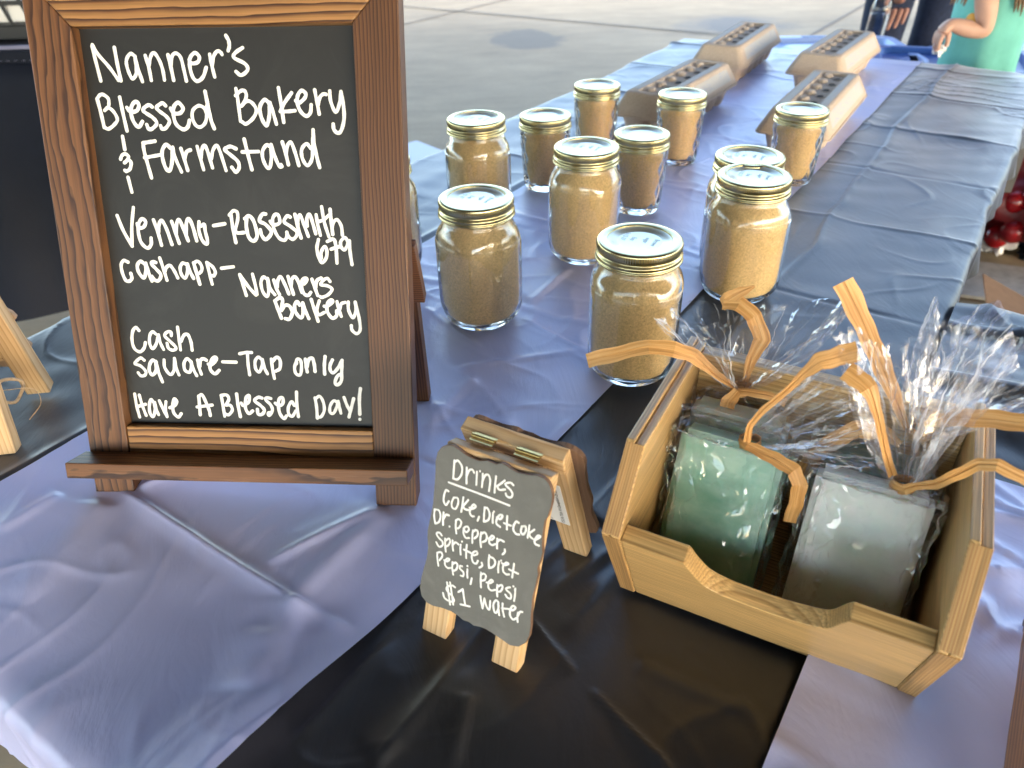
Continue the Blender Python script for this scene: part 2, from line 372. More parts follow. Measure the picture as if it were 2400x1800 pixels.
# ------------------------------------------------------------------ tables and their plastic cloths
nA = Noise(11, f=2.2, oct_=4); nB = Noise(12, f=5.0, oct_=3, an=(0.5, 1.4)); nC = Noise(13, f=9.0, oct_=3)
TL0, TL1, TW = -0.802, 1.06, 0.754
CRA = [(1.005, 1), (0.775, -1), (0.545, 1), (0.335, -1), (0.125, 1), (-0.10, -1), (-0.31, 1), (-0.52, -1)]
def bell(d, w): return np.exp(-(d / w) ** 2)
def wrinkle(al, ac, seed=0, dirs=((0.9, 0.45), (-0.6, 0.8), (0.25, 1.0))):
    """sharp soft-edged folds at random angles, as thin plastic lies after it is unfolded"""
    out = np.zeros_like(al)
    for i, (dx, dy) in enumerate(dirs):
        n_ = Noise(40 + seed * 10 + i, f=1.6, oct_=3)
        P = np.stack([al, ac], -1); s_ = (al * dx + ac * dy) * 7.0 + 0.9 * n_(P)
        ridge = 1 - np.abs(np.sin(s_ * 3.14159)); mask = np.clip(Noise(70 + seed * 10 + i, f=2.4, oct_=2)(P), 0, 1.5)
        out += ridge ** 5 * mask
    return out
def seg_ridge(al, ac, p, q, w, amp, taper=True):
    """ridge along the line from photo point p to q on the table"""
    a = onz(*p)[:2] - A0; b_ = onz(*q)[:2] - A0
    a = np.array([a @ DL, a @ DN]); b_ = np.array([b_ @ DL, b_ @ DN]); d = b_ - a; L = np.linalg.norm(d); d = d / L
    x = (al - a[0]) * d[0] + (ac - a[1]) * d[1]; y = -(al - a[0]) * d[1] + (ac - a[1]) * d[0]
    t = np.clip(x / L, -.2, 1.2); env = 1 / (1 + np.exp(-(t - 0.0) * 40)) * 1 / (1 + np.exp((t - 1.0) * 18))
    return amp * env * (bell(y, w) + 0.5 * bell(y - w * 1.6, w * 2.2))
BLK = [((1390, 1620), (1560, 1800), 0.0022, 0.0026), ((1250, 1470), (1340, 1570), 0.0020, 0.0020), ((1205, 1400), (1290, 1520), 0.0020, 0.0016), ((1480, 1270), (1290, 1400), 0.004, 0.0025), ((1470, 1330), (1330, 1480), 0.006, 0.0028), ((700, 1740), (905, 1520), 0.0022, 0.0024), ((880, 1780), (1090, 1590), 0.010, 0.003), ((1100, 1640), (1060, 1800), 0.004, 0.0022), ((1310, 1180), (1240, 1270), 0.004, 0.002), ((1250, 1080), (1330, 1000), 0.0025, 0.002), ((1500, 1560), (1760, 1680), 0.006, 0.002)]
def black_h(al, ac):
    P = np.stack([al, ac], -1)
    h = 0.0009 * nA(P) + 0.00022 * nB(P) + 0.0009 * wrinkle(al, ac, 0)
    for c_, sg in CRA:
        d = al - c_ - 0.004 * nA(P * 0.7)
        h = h + (0.0020 * sg * bell(d, 0.0035) + 0.0016 * bell(d, 0.020)) * (0.75 + 0.35 * nA(P + 3.3))
    d = ac - 0.595 + 0.03 * (al - 0.3) * 0 - 0.004 * nA(P)
    h = h + 0.0020 * bell(d, 0.0035) + 0.0014 * bell(d, 0.018)
    d = ac - 0.19; h = h + 0.0022 * bell(d, 0.005)
    for p, q, w, a in BLK: h = h + seg_ridge(al, ac, p, q, w, a)
    return np.maximum(h + 0.0022, 0.0003)
def drape(u, lo, hi, r_=0.010):
    """arc length -> (position, drop) over a rounded table edge"""
    x = np.clip(u, lo, hi).astype(float); z = np.zeros_like(x)
    for s, e in ((1, hi), (-1, lo)):
        d = np.maximum(s * (u - e), 0); a = np.clip(d / r_, 0, math.pi / 2)
        x = x + s * r_ * np.sin(a); z = z - r_ * (1 - np.cos(a)) - np.maximum(d - r_ * math.pi / 2, 0)
    return x, z
def cloth(name, us, vs, lo, hi, hfun, frame, mat, parent=None, sway=0.02, seed=0, tilt=None):
    U, Vv = np.meshgrid(us, vs, indexing='ij')
    X, zx = drape(U, lo[0], hi[0]); Y, zy = drape(Vv, lo[1], hi[1])
    Z = np.minimum(zx, zy) + 0.0
    H = hfun(np.clip(U, lo[0] - .012, hi[0] + .012), np.clip(Vv, lo[1] - .012, hi[1] + .012))
    hang = np.clip(-Z / 0.1, 0, 1)
    wv = Noise(90 + seed, f=3.0, oct_=3)
    sw = sway * hang * (0.6 + wv(np.stack([np.where(zx < zy, Vv, 0), np.where(zx < zy, 0, U)], -1) * 1.5)) 
    X = X + np.where(zx < -1e-4, np.sign(U - (lo[0] + hi[0]) / 2) * (sw + H), 0); Y = Y + np.where((zy < -1e-4), np.sign(Vv - (lo[1] + hi[1]) / 2) * (sw + H), 0)
    Z = Z + H * np.where(hang > 0.15, 0, 1)
    if tilt is not None: Z = Z + tilt(U, Vv)
    O, E1, E2 = frame
    V = (O[None, None, :] + X[..., None] * E1 + Y[..., None] * E2).reshape(-1, 3); V[:, 2] += Z.reshape(-1)
    return mesh_obj(name, V, grid_faces(len(us), len(vs)), mat, parent)
O3 = np.array([A0[0], A0[1], 0.0]); D3 = np.array([DL[0], DL[1], 0.0]); N3 = np.array([DN[0], DN[1], 0.0])
M['table_top'] = plain('table_plastic', (0.55, 0.55, 0.54), 0.6, bumpd=0.0003)
M['table_steel'] = plain('table_steel', (0.30, 0.30, 0.31), 0.4, 0.6)
def make_table(name, label, al0, al1, ac0, ac1, group):
    cxy = tab((al0 + al1) / 2, (ac0 + ac1) / 2)
    t = thing(name, label, 'table', (cxy[0], cxy[1], GZ), TANG, group)
    hl, hw = (al1 - al0) / 2, (ac1 - ac0) / 2; H = -GZ
    prism('table_top', rect(-hl + .004, -hw + .004, hl - .004, hw - .004), (0, 0, H - 0.045), (1, 0, 0), (0, 1, 0), (0, 0, 1), 0.043, M['table_top'], t, 0.004)
    for sx in (-1, 1):
        ex = sx * min(0.2, hl * 0.4)
        e_ = sx * (hl - 0.22)
        bm = bmesh.new()
        for sy in (-1, 1):
            bmesh.ops.create_cone(bm, cap_ends=True, segments=12, radius1=0.0127, radius2=0.0127, depth=H - 0.05, matrix=Matrix.Translation((e_, sy * (hw - 0.09), (H - 0.05) / 2)))
        bmesh.ops.create_cone(bm, cap_ends=True, segments=12, radius1=0.0127, radius2=0.0127, depth=2 * hw - 0.18, matrix=Matrix.Translation((e_, 0, 0.12)) @ Matrix.Rotation(R(90), 4, 'X'))
        bm_obj('folding_leg', bm, M['table_steel'], t, smooth=True)
    return t
make_table('folding_table', 'folding table under the black cloth with the lavender runner along its length', TL0, TL1, 0, TW, 'folding tables')
us = np.concatenate([np.arange(TL0 - 0.030, TL0 - .012, .006), np.arange(TL0 - .012, -0.30, 0.0022), np.arange(-0.30, TL1 + .02, 0.003), np.arange(TL1 + .02, TL1 + 0.26, 0.01)])
vs = np.concatenate([np.arange(-0.30, -0.015, 0.012), np.arange(-0.015, 0.19, 0.004), np.arange(0.19, TW + .02, 0.0026), np.arange(TW + .02, TW + 0.05, 0.006)])
bc = cloth('tablecloth', us, vs, (TL0, 0.0), (TL1, TW), black_h, (O3, D3, N3), M['black_cloth'], sway=0.012, seed=1)
setp(bc, 'shiny black plastic tablecloth with fold creases, spread over the table the jars stand on', 'tablecloth', 'plastic tablecloths')
nL = Noise(21, f=1.6, oct_=3); nL2 = Noise(22, f=4.0, oct_=3)
feet = [tab(*(lambda q: ((q[:2] - A0) @ DL, (q[:2] - A0) @ DN))(onz(px, py))) for px, py in ((330, 1180), (905, 1195))]
def lav_h(al, ac):
    P = np.stack([al, ac], -1)
    h = 0.0010 * nL(P) + 0.0003 * nL2(P) + 0.0008 * wrinkle(al, ac, 2)
    for p, q, w, a in (((310, 1180), (690, 1420), 0.0024, 0.0036), ((690, 1420), (815, 1490), 0.0022, 0.0028), ((340, 1165), (430, 1130), 0.003, 0.0035),
                       ((885, 1205), (640, 1330), 0.0045, 0.0030), ((900, 1210), (690, 1420), 0.009, 0.0040), ((700, 1425), (610, 1640), 0.010, 0.0040),
                       ((150, 1180), (20, 1260), 0.006, 0.003), ((240, 1200), (60, 1420), 0.016, 0.004), ((560, 1640), (620, 1500), 0.012, 0.004),
                       ((1000, 730), (1120, 830), 0.0035, 0.003), ((1080, 880), (1330, 840), 0.005, 0.003), ((1000, 960), (1200, 1010), 0.004, 0.002),
                       ((1230, 760), (1390, 850), 0.003, 0.0022), ((1330, 640), (1240, 720), 0.005, 0.003), ((1110, 900), (1010, 1000), 0.006, 0.003)):
        h = h + 0.65 * seg_ridge(al, ac, p, q, w, a)
    for c_ in (0.79, 0.565, 0.35, 0.14, -0.07, -0.275):
        h = h + 0.0018 * bell(al - c_ - 0.004 * nL2(P), 0.006)
    h = h + 0.0025 * np.clip((al + 0.20) / -0.4, 0, 1) * (1 + nL(P * 0.6 + 5)) * 0.5
    return black_h(al, ac) * 0.8 + 0.0026 + np.maximum(h, -0.0012)
def lav_tilt(U, Vv):                           # the near right edge of the runner is turned up into a low roll
    k = np.clip((-0.59 - U) / 0.20, 0, 1); k = k * k * (3 - 2 * k)
    inn = 0.531 - 0.034 * k; f_ = np.clip((Vv - inn) / 0.030, 0, 1)
    return k * (0.016 * f_ + 0.004 * np.exp(-((Vv - inn) / 0.010) ** 2))
ul = np.concatenate([np.arange(TL0 - 0.065, TL0 - .012, .004), np.arange(TL0 - .012, -0.3, 0.0022), np.arange(-0.3, TL1 + .02, 0.0036), np.arange(TL1 + .02, TL1 + 0.2, 0.01)])
vl = np.arange(0.200, 0.5361, 0.0024)
O3l = O3.copy()
lr = cloth('table_runner', ul, vl, (TL0 - 0.002, -9.0), (TL1 + 0.002, 9.0), lav_h, (O3l, D3, N3), M['lav_cloth'], sway=0.006, seed=3, tilt=lav_tilt)
setp(lr, 'long lavender plastic runner under the jars and the big chalkboard easel, creased', 'table runner', 'lavender runners')

# second table, joined on the right under the soap crate
E1 = -D3; E2 = N3; T2 = tab(-0.045, 0.7665); 
make_table('folding_table', 'folding table at the right, with bunched black cloth at its far edge', -0.815, -0.05, 0.768, 2.60, 'folding tables')
n2a = Noise(31, f=2.0, oct_=4); n2b = Noise(32, f=5, oct_=3, an=(1.5, 0.5))
def black2_h(u, v):
    P = np.stack([u, v], -1)
    h = 0.0012 * n2a(P) + 0.0009 * n2b(P) + 0.003 * wrinkle(u, v, 4, ((1.0, 0.15), (0.9, -0.2), (1.0, 0.35)))
    h = h + 0.011 * bell(u - 0.055 - 0.02 * n2a(P * .6), 0.012) * (0.5 + 0.5 * np.clip(v * 6, 0, 1)) + 0.008 * bell(u - 0.135 + 0.15 * (v - 0.1), 0.011) + 0.006 * bell(u - 0.20, 0.014)
    h = h + 0.030 * bell(u + 0.012, 0.018) * np.clip(v * 8, 0, 1) * (0.6 + 0.4 * n2b(P * 0.7))
    return np.maximum(h + 0.0055, 0.0045)
u2 = np.concatenate([np.arange(-0.16, -.02, .008), np.arange(-.02, 0.80, .005)]); v2 = np.concatenate([np.arange(0.0, 0.62, .005), np.arange(0.62, 1.9, .03)])
b2 = cloth('tablecloth', u2, v2, (0.0, -9), (0.78, 9), black2_h, (T2, E1, E2), M['black_cloth'], sway=0.03, seed=5)
setp(b2, 'black plastic cloth at the right edge, rucked up into folds behind the soap crate', 'tablecloth', 'plastic tablecloths')
n2c = Noise(33, f=2.6, oct_=3)
def lav2_h(u, v):
    P = np.stack([u, v], -1)
    h = 0.0015 * n2c(P) + 0.0030 * wrinkle(u, v, 6, ((0.8, 0.6), (0.3, 1.0), (1.0, -0.4)))
    # puckers along the plank at the right
    q = Noise(34, f=7, oct_=2)(P); h = h + 0.0035 * np.clip(q, 0, 2) * np.clip((v - 0.04) / 0.07, 0, 1)
    return black2_h(u, v) + 0.0022 + np.maximum(h, -0.0012)
u3 = np.arange(0.268, 0.62, .004); v3 = np.concatenate([np.arange(-0.004, 0.5, .004), np.arange(0.5, 1.9, 0.03)])
l2 = cloth('table_runner', u3, v3, (-9, -9), (9, 9), lav2_h, (T2, E1, E2), M['lav_cloth'], seed=7)
setp(l2, 'lavender plastic runner at the lower right corner beside the soap crate, puckered', 'table runner', 'lavender runners')

# third table further back at the left with a dark floor-length drape
p0 = ony(-260, 112, 2.10); p1 = ony(640, 112, 2.10)
W3 = p1[0] - p0[0]
t3 = thing('draped_table', 'table at the far left behind the easel, hung with a dark navy drape', 'table', (p0[0], 2.10, GZ))
us = np.arange(0, W3, 0.02); zs = np.linspace(0.02, -GZ - 0.002, 40); V = []
fold = Noise(51, f=1.2, oct_=3, dim=1)
for x in us:
    for z in zs:
        k = 1 - z / (-GZ); y = -0.10 * k ** 1.5 - 0.025 * k * fold(np.array([x])) + 0.05 * max(0, (z - 0.65) / 0.09) ** 2
        V.append((x, y, z + 0.02 * k * (1 + math.sin(x * 5.0)) * 0.5))
mesh_obj('drape', V, grid_faces(len(us), len(zs)), M['navy_cloth'], t3)
prism('table_top', rect(0, 0.01, W3, 0.75), (0, 0, -GZ - 0.03), (1, 0, 0), (0, 1, 0), (0, 0, 1), 0.03, M['navy_cloth'], t3, 0.003)
M['lace'] = plain('lace', (0.17, 0.175, 0.26), 0.8)
bm = bmesh.new(); xl = 0.0
bmesh.ops.create_cube(bm, size=1, matrix=Matrix.Translation((W3 / 2, 0.040, -GZ + 0.003)) @ Matrix.Diagonal((W3, 0.012, 0.010, 1)))
while xl < W3:
    bmesh.ops.create_cube(bm, size=1, matrix=Matrix.Translation((xl, 0.020, -GZ - 0.012)) @ Matrix.Rotation(R(-40), 4, 'X') @ Matrix.Diagonal((0.009, 0.002, 0.030, 1))); xl += 0.020
bm_obj('lace_trim', bm, M['lace'], t3)
# ------------------------------------------------------------------ chalk lettering helper
class LocalFrame:
    """object frame at loc, turned rz; planes inside it are hit by the photo's rays"""
    def __init__(s, loc, rz): s.o = np.array(loc, float); s.c, s.s = math.cos(rz), math.sin(rz)
    def vec(s, q): return np.array([s.c * q[0] + s.s * q[1], -s.s * q[0] + s.c * q[1], q[2]])
    def hit(s, px, py, P0, n):
        d = s.vec(ray(px, py)); ol = s.vec(EYE - s.o); n = np.asarray(n, float)
        return ol + d * (((np.asarray(P0, float) - ol) @ n) / (d @ n))
def lettering(name, strokes, frame, P0, ax, ay, an, width, mat, parent, lift=0.0003):
    V, F = [], []; P0, ax, ay, an = (np.asarray(q, float) for q in (P0, ax, ay, an))
    for si, st in enumerate(strokes):
        pts = [frame.hit(px, py, P0, an) - P0 for px, py in st]; pts = [np.array([q @ ax, q @ ay]) for q in pts]
        hw = width / 2 * (0.94 + 0.12 * random.random())
        if len(pts) == 1: pts = [pts[0] + np.array([0, hw * .15]), pts[0] - np.array([0, hw * .15])]
        pts = catmull(pts, 7)
        q = [pts[0]]
        for z in pts[1:]:
            if np.linalg.norm(z - q[-1]) > hw * 0.12: q.append(z)
        if len(q) < 2: continue
        q = np.array(q); T = np.gradient(q, axis=0); T /= np.linalg.norm(T, axis=1)[:, None] + 1e-12
        rows = []
        def cap(c_, t, sg):
            for a in (75, 50, 25):
                rows.append((c_ + sg * t * hw * math.sin(R(a)), t, hw * math.cos(R(a))))
        cap(q[0], T[0], -1)
        for i in range(len(q)): rows.append((q[i], T[i], hw * (1 + 0.06 * math.sin(i * 0.9 + si))))
        t_ = T[-1]; 
        for a in (25, 50, 75): rows.append((q[-1] + t_ * hw * math.sin(R(a)), t_, hw * math.cos(R(a))))
        base = len(V); z0 = lift + 0.000012 * (si % 9)
        for c_, t, w in rows:
            n_ = np.array([-t[1], t[0]])
            for e, hz in ((-1, 0), (-0.6, .00012), (0, .00016), (0.6, .00012), (1, 0)):
                p2 = c_ + n_ * w * e; V.append(P0 + p2[0] * ax + p2[1] * ay + (z0 + hz) * an)
        F += grid_faces(len(rows), 5, off=base)
    return mesh_obj(name, V, F, mat, parent)
def SC(ox, oy, k, txt):
    """strokes written as 'x,y x,y; x,y ...' in enlarged-crop units"""
    out = []
    for s in txt.replace('\n', ';').split(';'):
        s = s.strip()
        if s: out.append([(ox + k * float(a.split(',')[0]), oy + k * float(a.split(',')[1])) for a in s.split()])
    return out
K1 = 400 / 2212
BOARD = SC(160, 50, K1, """425,772 365,540 310,325; 315,305 390,430 530,590 655,765; 600,340 640,560 685,770
870,455 810,420 760,490 762,580 800,690 840,745 880,690 885,600 870,480; 870,470 905,610 965,780
1000,445 1045,590 1080,765; 1048,585 1070,460 1115,410 1180,500 1225,620 1250,760
1295,435 1330,580 1370,765; 1335,570 1350,450 1400,415 1460,470 1500,620 1535,775
1570,500 1600,545 1680,530 1700,460 1640,410 1580,480 1580,600 1620,730 1680,775 1750,720 1790,600
1835,430 1860,560 1900,720; 1870,570 1885,460 1930,390 1975,400 1995,430; 2045,185 2080,250 2090,320 2075,380
380,1010 430,1200 470,1375; 375,1010 410,960 455,950 520,1000 530,1070 520,1115 475,1155; 475,1155 520,1120 590,1170 640,1270 600,1340 525,1395 470,1370
670,985 715,1200 765,1420; 765,1120 810,1170 890,1160 920,1090 880,1040 830,1090 815,1180 850,1300 915,1370 965,1300
1090,1110 1050,1085 1000,1110 970,1150 1010,1190 1100,1250 1150,1320 1100,1385 1050,1400 1020,1340
1265,1095 1225,1060 1170,1090 1145,1120 1190,1170 1270,1230 1315,1300 1270,1380 1220,1395 1200,1355
1330,1130 1370,1190 1450,1190 1490,1130 1430,1055 1375,1100 1365,1200 1400,1330 1490,1400 1550,1370 1575,1285
1790,1180 1760,1120 1690,1095 1620,1150 1610,1240 1650,1340 1715,1370 1780,1310 1800,1180 1800,1090; 1775,910 1810,1080 1850,1270 1895,1390""")
BOARD += SC(0, 0, 1000 / 2212, "1258,248 1220,275 1215,300 1270,330 1285,362 1252,390 1225,372")
BOARD += SC(500, 150, K1, """295,320 315,430 355,740; 290,410 350,355 400,345 430,400 410,480 365,545; 365,545 440,480 510,510 560,600 520,700 430,775 375,750
715,495 665,465 610,540 610,640 650,750 695,795 725,690 730,560 725,510; 735,500 775,620 820,780
845,310 880,520 915,755; 1015,375 920,510 870,615; 870,615 960,615 1060,605
1070,475 1110,505 1180,450 1200,390 1150,345 1100,400 1090,500 1130,610 1205,675 1260,630 1270,530
1315,335 1345,490 1375,650; 1360,530 1385,430 1430,390 1465,395
1510,350 1525,490 1590,625 1640,500 1655,370; 1655,360 1690,560 1695,720 1660,860 1615,895 1565,850 1555,780
735,1070 690,1050 640,1130 645,1230 690,1330 735,1340 755,1200 745,1060; 750,1045 800,1200 855,1320 890,1330 880,1305
895,1010 940,1160 975,1305; 945,1160 965,1050 1010,1020 1060,1140 1110,1315
1265,1095 1210,1035 1150,1100 1150,1200 1190,1290 1235,1310 1280,1230 1290,1090 1292,960; 1295,855 1305,1020 1345,1210 1380,1340""")
BOARD += SC(230, 300, K1, """320,110 350,280; 295,405 310,360 350,335 395,365 385,410 345,450; 345,450 395,415 430,450 415,530 370,560 350,550; 390,640 440,830
740,170 660,183 585,195; 585,195 600,300 640,450 695,645; 605,385 690,370 800,350
945,265 885,215 835,290 840,400 880,520 925,555 955,480 965,350 965,260; 970,250 1000,380 1085,570
1075,265 1120,400 1165,550; 1125,400 1150,310 1200,285
1285,240 1330,400 1370,540; 1335,400 1345,290 1380,225 1420,300 1485,515; 1470,400 1490,290 1540,225 1590,330 1660,550
1790,270 1720,240 1660,260 1645,285 1720,350 1810,430 1830,510 1790,570 1735,510
1895,145 1940,330 1995,540; 1870,310 2080,305
250,1135 330,1330 445,1530; 445,1530 440,1280 460,1030
510,1240 530,1290 590,1285 620,1220 575,1175 530,1240 525,1350 560,1480 640,1555 690,1510 690,1425
720,1190 780,1360 825,1520; 785,1350 795,1240 830,1200 890,1310 960,1510
955,1210 1010,1370 1055,1495; 1015,1360 1020,1240 1055,1190 1110,1310 1170,1460; 1145,1380 1145,1240 1180,1175 1230,1280 1280,1460
1310,1215 1310,1330 1350,1450 1405,1505 1420,1460 1390,1330 1380,1250 1340,1270; 1500,1265 1645,1240""")
BOARD += SC(480, 450, K1, """320,300 370,245 420,260 430,350 395,500; 340,290 370,480 405,655; 395,500 430,530 510,525
520,345 580,310 640,390 680,560 635,635 570,580 540,440 545,330
790,285 745,290 710,375 790,420 865,520 795,615 740,560 722,490
850,380 890,425 970,400 960,310 915,290 880,360 900,480 960,590 1030,625 1065,580 1065,520
1110,325 1070,310 1030,385 1120,450 1200,530 1150,610 1090,580 1065,520
1170,290 1205,440 1250,595; 1210,430 1210,340 1240,300 1290,430 1345,575; 1330,440 1325,340 1360,290 1400,400 1440,540
1445,295 1465,420 1500,560; 1515,190 1550,390 1610,580; 1470,385 1540,360 1610,300
1625,225 1640,380 1660,550; 1650,480 1670,390 1720,360 1770,440 1785,560
1475,615 1455,730 1480,850 1525,915 1580,840 1580,740 1550,710 1510,780 1510,860
1590,640 1670,610 1700,700 1715,920; 1640,740 1750,705
1860,650 1820,590 1765,640 1770,710 1810,750 1850,690 1855,640; 1875,630 1885,780 1910,940""")
BOARD += SC(250, 550, K1, """280,355 225,335 190,390 205,490 250,590 300,600 330,560 315,500
495,380 440,345 400,400 420,490 485,560 510,480 510,380; 510,370 550,500 590,600
640,360 600,350 585,380 640,440 705,520 680,590 630,590 590,540
690,300 735,430 785,590; 755,480 780,420 825,400 880,470 925,560
1030,380 985,370 955,430 975,520 1020,560 1050,490 1050,390; 1050,380 1080,470 1130,565
1130,365 1170,500 1210,640; 1130,365 1185,345 1230,400 1235,460 1205,500
1300,360 1335,500 1370,640; 1300,360 1370,410 1410,480 1395,530 1370,530; 1490,435 1645,415""")
BOARD += SC(500, 600, K1, """430,510 390,380 345,240; 345,240 460,400 555,505; 510,235 545,370 570,495
685,290 650,270 620,340 640,450 695,525 720,450 705,310; 705,290 740,420 800,500
785,310 820,420 860,500; 830,400 840,310 875,270 930,370 980,490
970,265 1000,370 1040,495; 1010,390 1020,300 1065,270 1110,350 1150,470
1180,360 1215,310 1195,285 1150,320 1150,420 1180,490 1230,510 1265,470
1280,300 1315,400 1355,510; 1325,420 1345,320 1400,285
1515,330 1480,290 1430,310 1395,370 1480,385 1540,430 1490,500 1410,535 1385,525
800,580 845,700 885,805; 800,580 870,535 900,580 890,640 885,705; 885,705 930,640 990,650 1025,730 990,815 935,810
1120,635 1090,590 1055,640 1070,730 1135,800 1165,740 1160,620; 1160,605 1200,720 1240,810
1270,560 1310,690 1360,845; 1375,580 1345,690 1370,760 1440,730
1440,650 1480,650 1550,590 1520,570 1480,620 1480,720 1545,805 1600,770 1600,710
1605,590 1625,680 1660,780; 1640,690 1660,620 1710,600
1750,595 1755,700 1810,800 1850,700 1840,605; 1840,595 1890,800 1905,950 1860,1005 1800,960 1790,900""")
BOARD += SC(280, 760, K1, """255,80 215,40 175,90 165,200 195,310 265,355 320,310 340,235
475,125 430,95 395,150 395,250 435,315 480,250 505,150; 510,135 530,230 575,325
675,145 670,100 620,100 590,150 660,220 735,300 700,335 640,310 620,245
755,35 775,190 795,330; 800,220 840,140 890,135 930,230 945,335
325,465 280,435 230,470 205,510 280,540 345,610 330,660 280,665 245,625
480,490 430,465 395,520 390,600 430,655 475,600 475,490; 475,480 510,620 560,745
580,460 590,560 660,650 710,590 715,450; 715,440 740,570 775,655
925,480 880,445 840,500 850,590 910,620 935,550 930,490; 930,480 960,580 1005,665
1015,460 1035,560 1065,645; 1045,540 1050,470 1090,445 1130,465
1155,515 1200,520 1260,450 1230,425 1185,490 1180,580 1240,640 1295,595; 1340,485 1515,490
1560,380 1640,365 1715,365; 1660,370 1670,520 1690,655
1850,460 1800,425 1760,480 1770,580 1815,615 1850,540 1855,465; 1855,455 1880,560 1920,640
1970,450 1985,570 2010,700; 1985,480 2040,425 2085,470 2080,570 2030,605
200,900 225,1050 265,1200; 260,915 300,1050 350,1180; 235,1065 340,1035
445,1010 410,975 390,1050 400,1150 440,1195 465,1110 455,1020; 460,1010 480,1100 510,1170
520,990 570,1100 620,1195; 620,1195 600,1100 605,1000
655,1080 720,1050 745,1000 715,965 695,1030 705,1140 765,1200 805,1155
1050,1170 1040,1040 1030,930; 1030,930 1075,915 1120,1000 1165,1110 1180,1180; 1010,1070 1205,1045
1320,920 1345,1060 1365,1190; 1320,920 1390,915 1420,970 1380,1045; 1380,1045 1440,1050 1465,1110 1420,1170 1375,1160
1520,900 1540,1050 1570,1195; 1580,1020 1610,1050 1680,1000 1680,920 1640,960 1635,1080 1680,1155 1730,1120
1850,955 1800,945 1755,990 1830,1050 1880,1110 1850,1165 1800,1160 1790,1100
1965,960 1910,950 1900,980 1960,1040 1985,1110 1945,1180 1930,1150 1960,1140""")
BOARD += SC(500, 780, K1, """1080,400 1085,345 1130,350 1145,440 1130,540 1075,530 1055,450 1080,360
1195,340 1205,430 1220,505; 1215,440 1240,345 1285,330 1310,410 1320,500; 1450,305 1440,420 1445,535
1545,350 1515,420 1520,490 1560,515 1620,450 1670,355; 1670,355 1665,500 1660,620 1610,675 1580,640 1610,560 1665,530
805,910 850,940 900,920 905,850 870,840 845,900 860,1030 915,1110 950,1075
1050,940 1020,890 975,960 980,1050 1025,1080 1070,1010; 1080,765 1085,930 1105,1085
1320,840 1340,960 1350,1105; 1330,850 1380,820 1425,890 1440,1000 1400,1085 1360,1090
1610,900 1560,880 1515,950 1515,1030 1560,1040 1600,960 1615,890; 1620,885 1635,960 1655,1040
1695,835 1730,930 1770,1010; 1820,850 1790,970 1760,1090; 1908,720 1895,850 1900,1055; 1903,1120""")
K2 = 320 / 2212
DRINKS = SC(980, 1040, K2, """590,270 580,400 570,560; 600,290 650,275 710,370 705,490 640,575 570,560
790,385 785,520 785,640; 790,520 830,430 880,420 910,470; 955,450 950,560 945,665; 1005,445
1050,485 1045,590 1035,700; 1040,620 1090,510 1140,505 1170,590 1150,765
1265,525 1250,660 1240,790; 1405,595 1340,645 1280,690; 1280,690 1320,745 1410,740
1545,670 1500,630 1430,640 1420,670 1500,750 1530,820 1500,870 1440,850 1420,805; 500,625 1000,810 1480,1000
495,770 455,750 425,820 415,920 450,990 500,930; 580,870 640,880 650,960 610,1050 555,1030 545,950 580,870
735,865 720,980 700,1100; 815,910 730,1010; 730,1010 760,1055 830,1075
835,1035 870,1055 935,1020 900,985 850,1050 840,1120 870,1170 905,1175; 990,1180 965,1245
1080,1040 1070,1140 1065,1260; 1080,1030 1130,1050 1160,1140 1140,1230 1080,1260; 1215,1120 1210,1200 1210,1280; 1230,1100
1280,1190 1330,1220 1370,1170 1330,1150 1280,1210 1270,1290 1330,1345; 1445,1170 1440,1280 1440,1385; 1395,1285 1505,1325
1630,1280 1590,1260 1550,1320 1545,1400 1590,1460 1640,1470; 1680,1340 1740,1340 1745,1410 1700,1470 1665,1420 1680,1340
1805,1320 1790,1420 1775,1520; 1885,1390 1800,1450; 1800,1450 1815,1500 1860,1540
1890,1560 1950,1530 1980,1500 1940,1490 1890,1560 1900,1620 1960,1650
270,1060 262,1170 280,1290; 275,1060 340,1080 365,1170 340,1260 285,1290; 415,1110 405,1200 405,1310; 410,1220 450,1150 500,1160; 510,1340
615,1240 610,1340 620,1450; 615,1240 660,1220 700,1270 680,1340 645,1370
735,1370 780,1430 825,1390 800,1340 750,1360 735,1440 770,1520 830,1525
890,1400 880,1500 880,1605; 895,1420 940,1395 970,1430 960,1490 915,1530""")
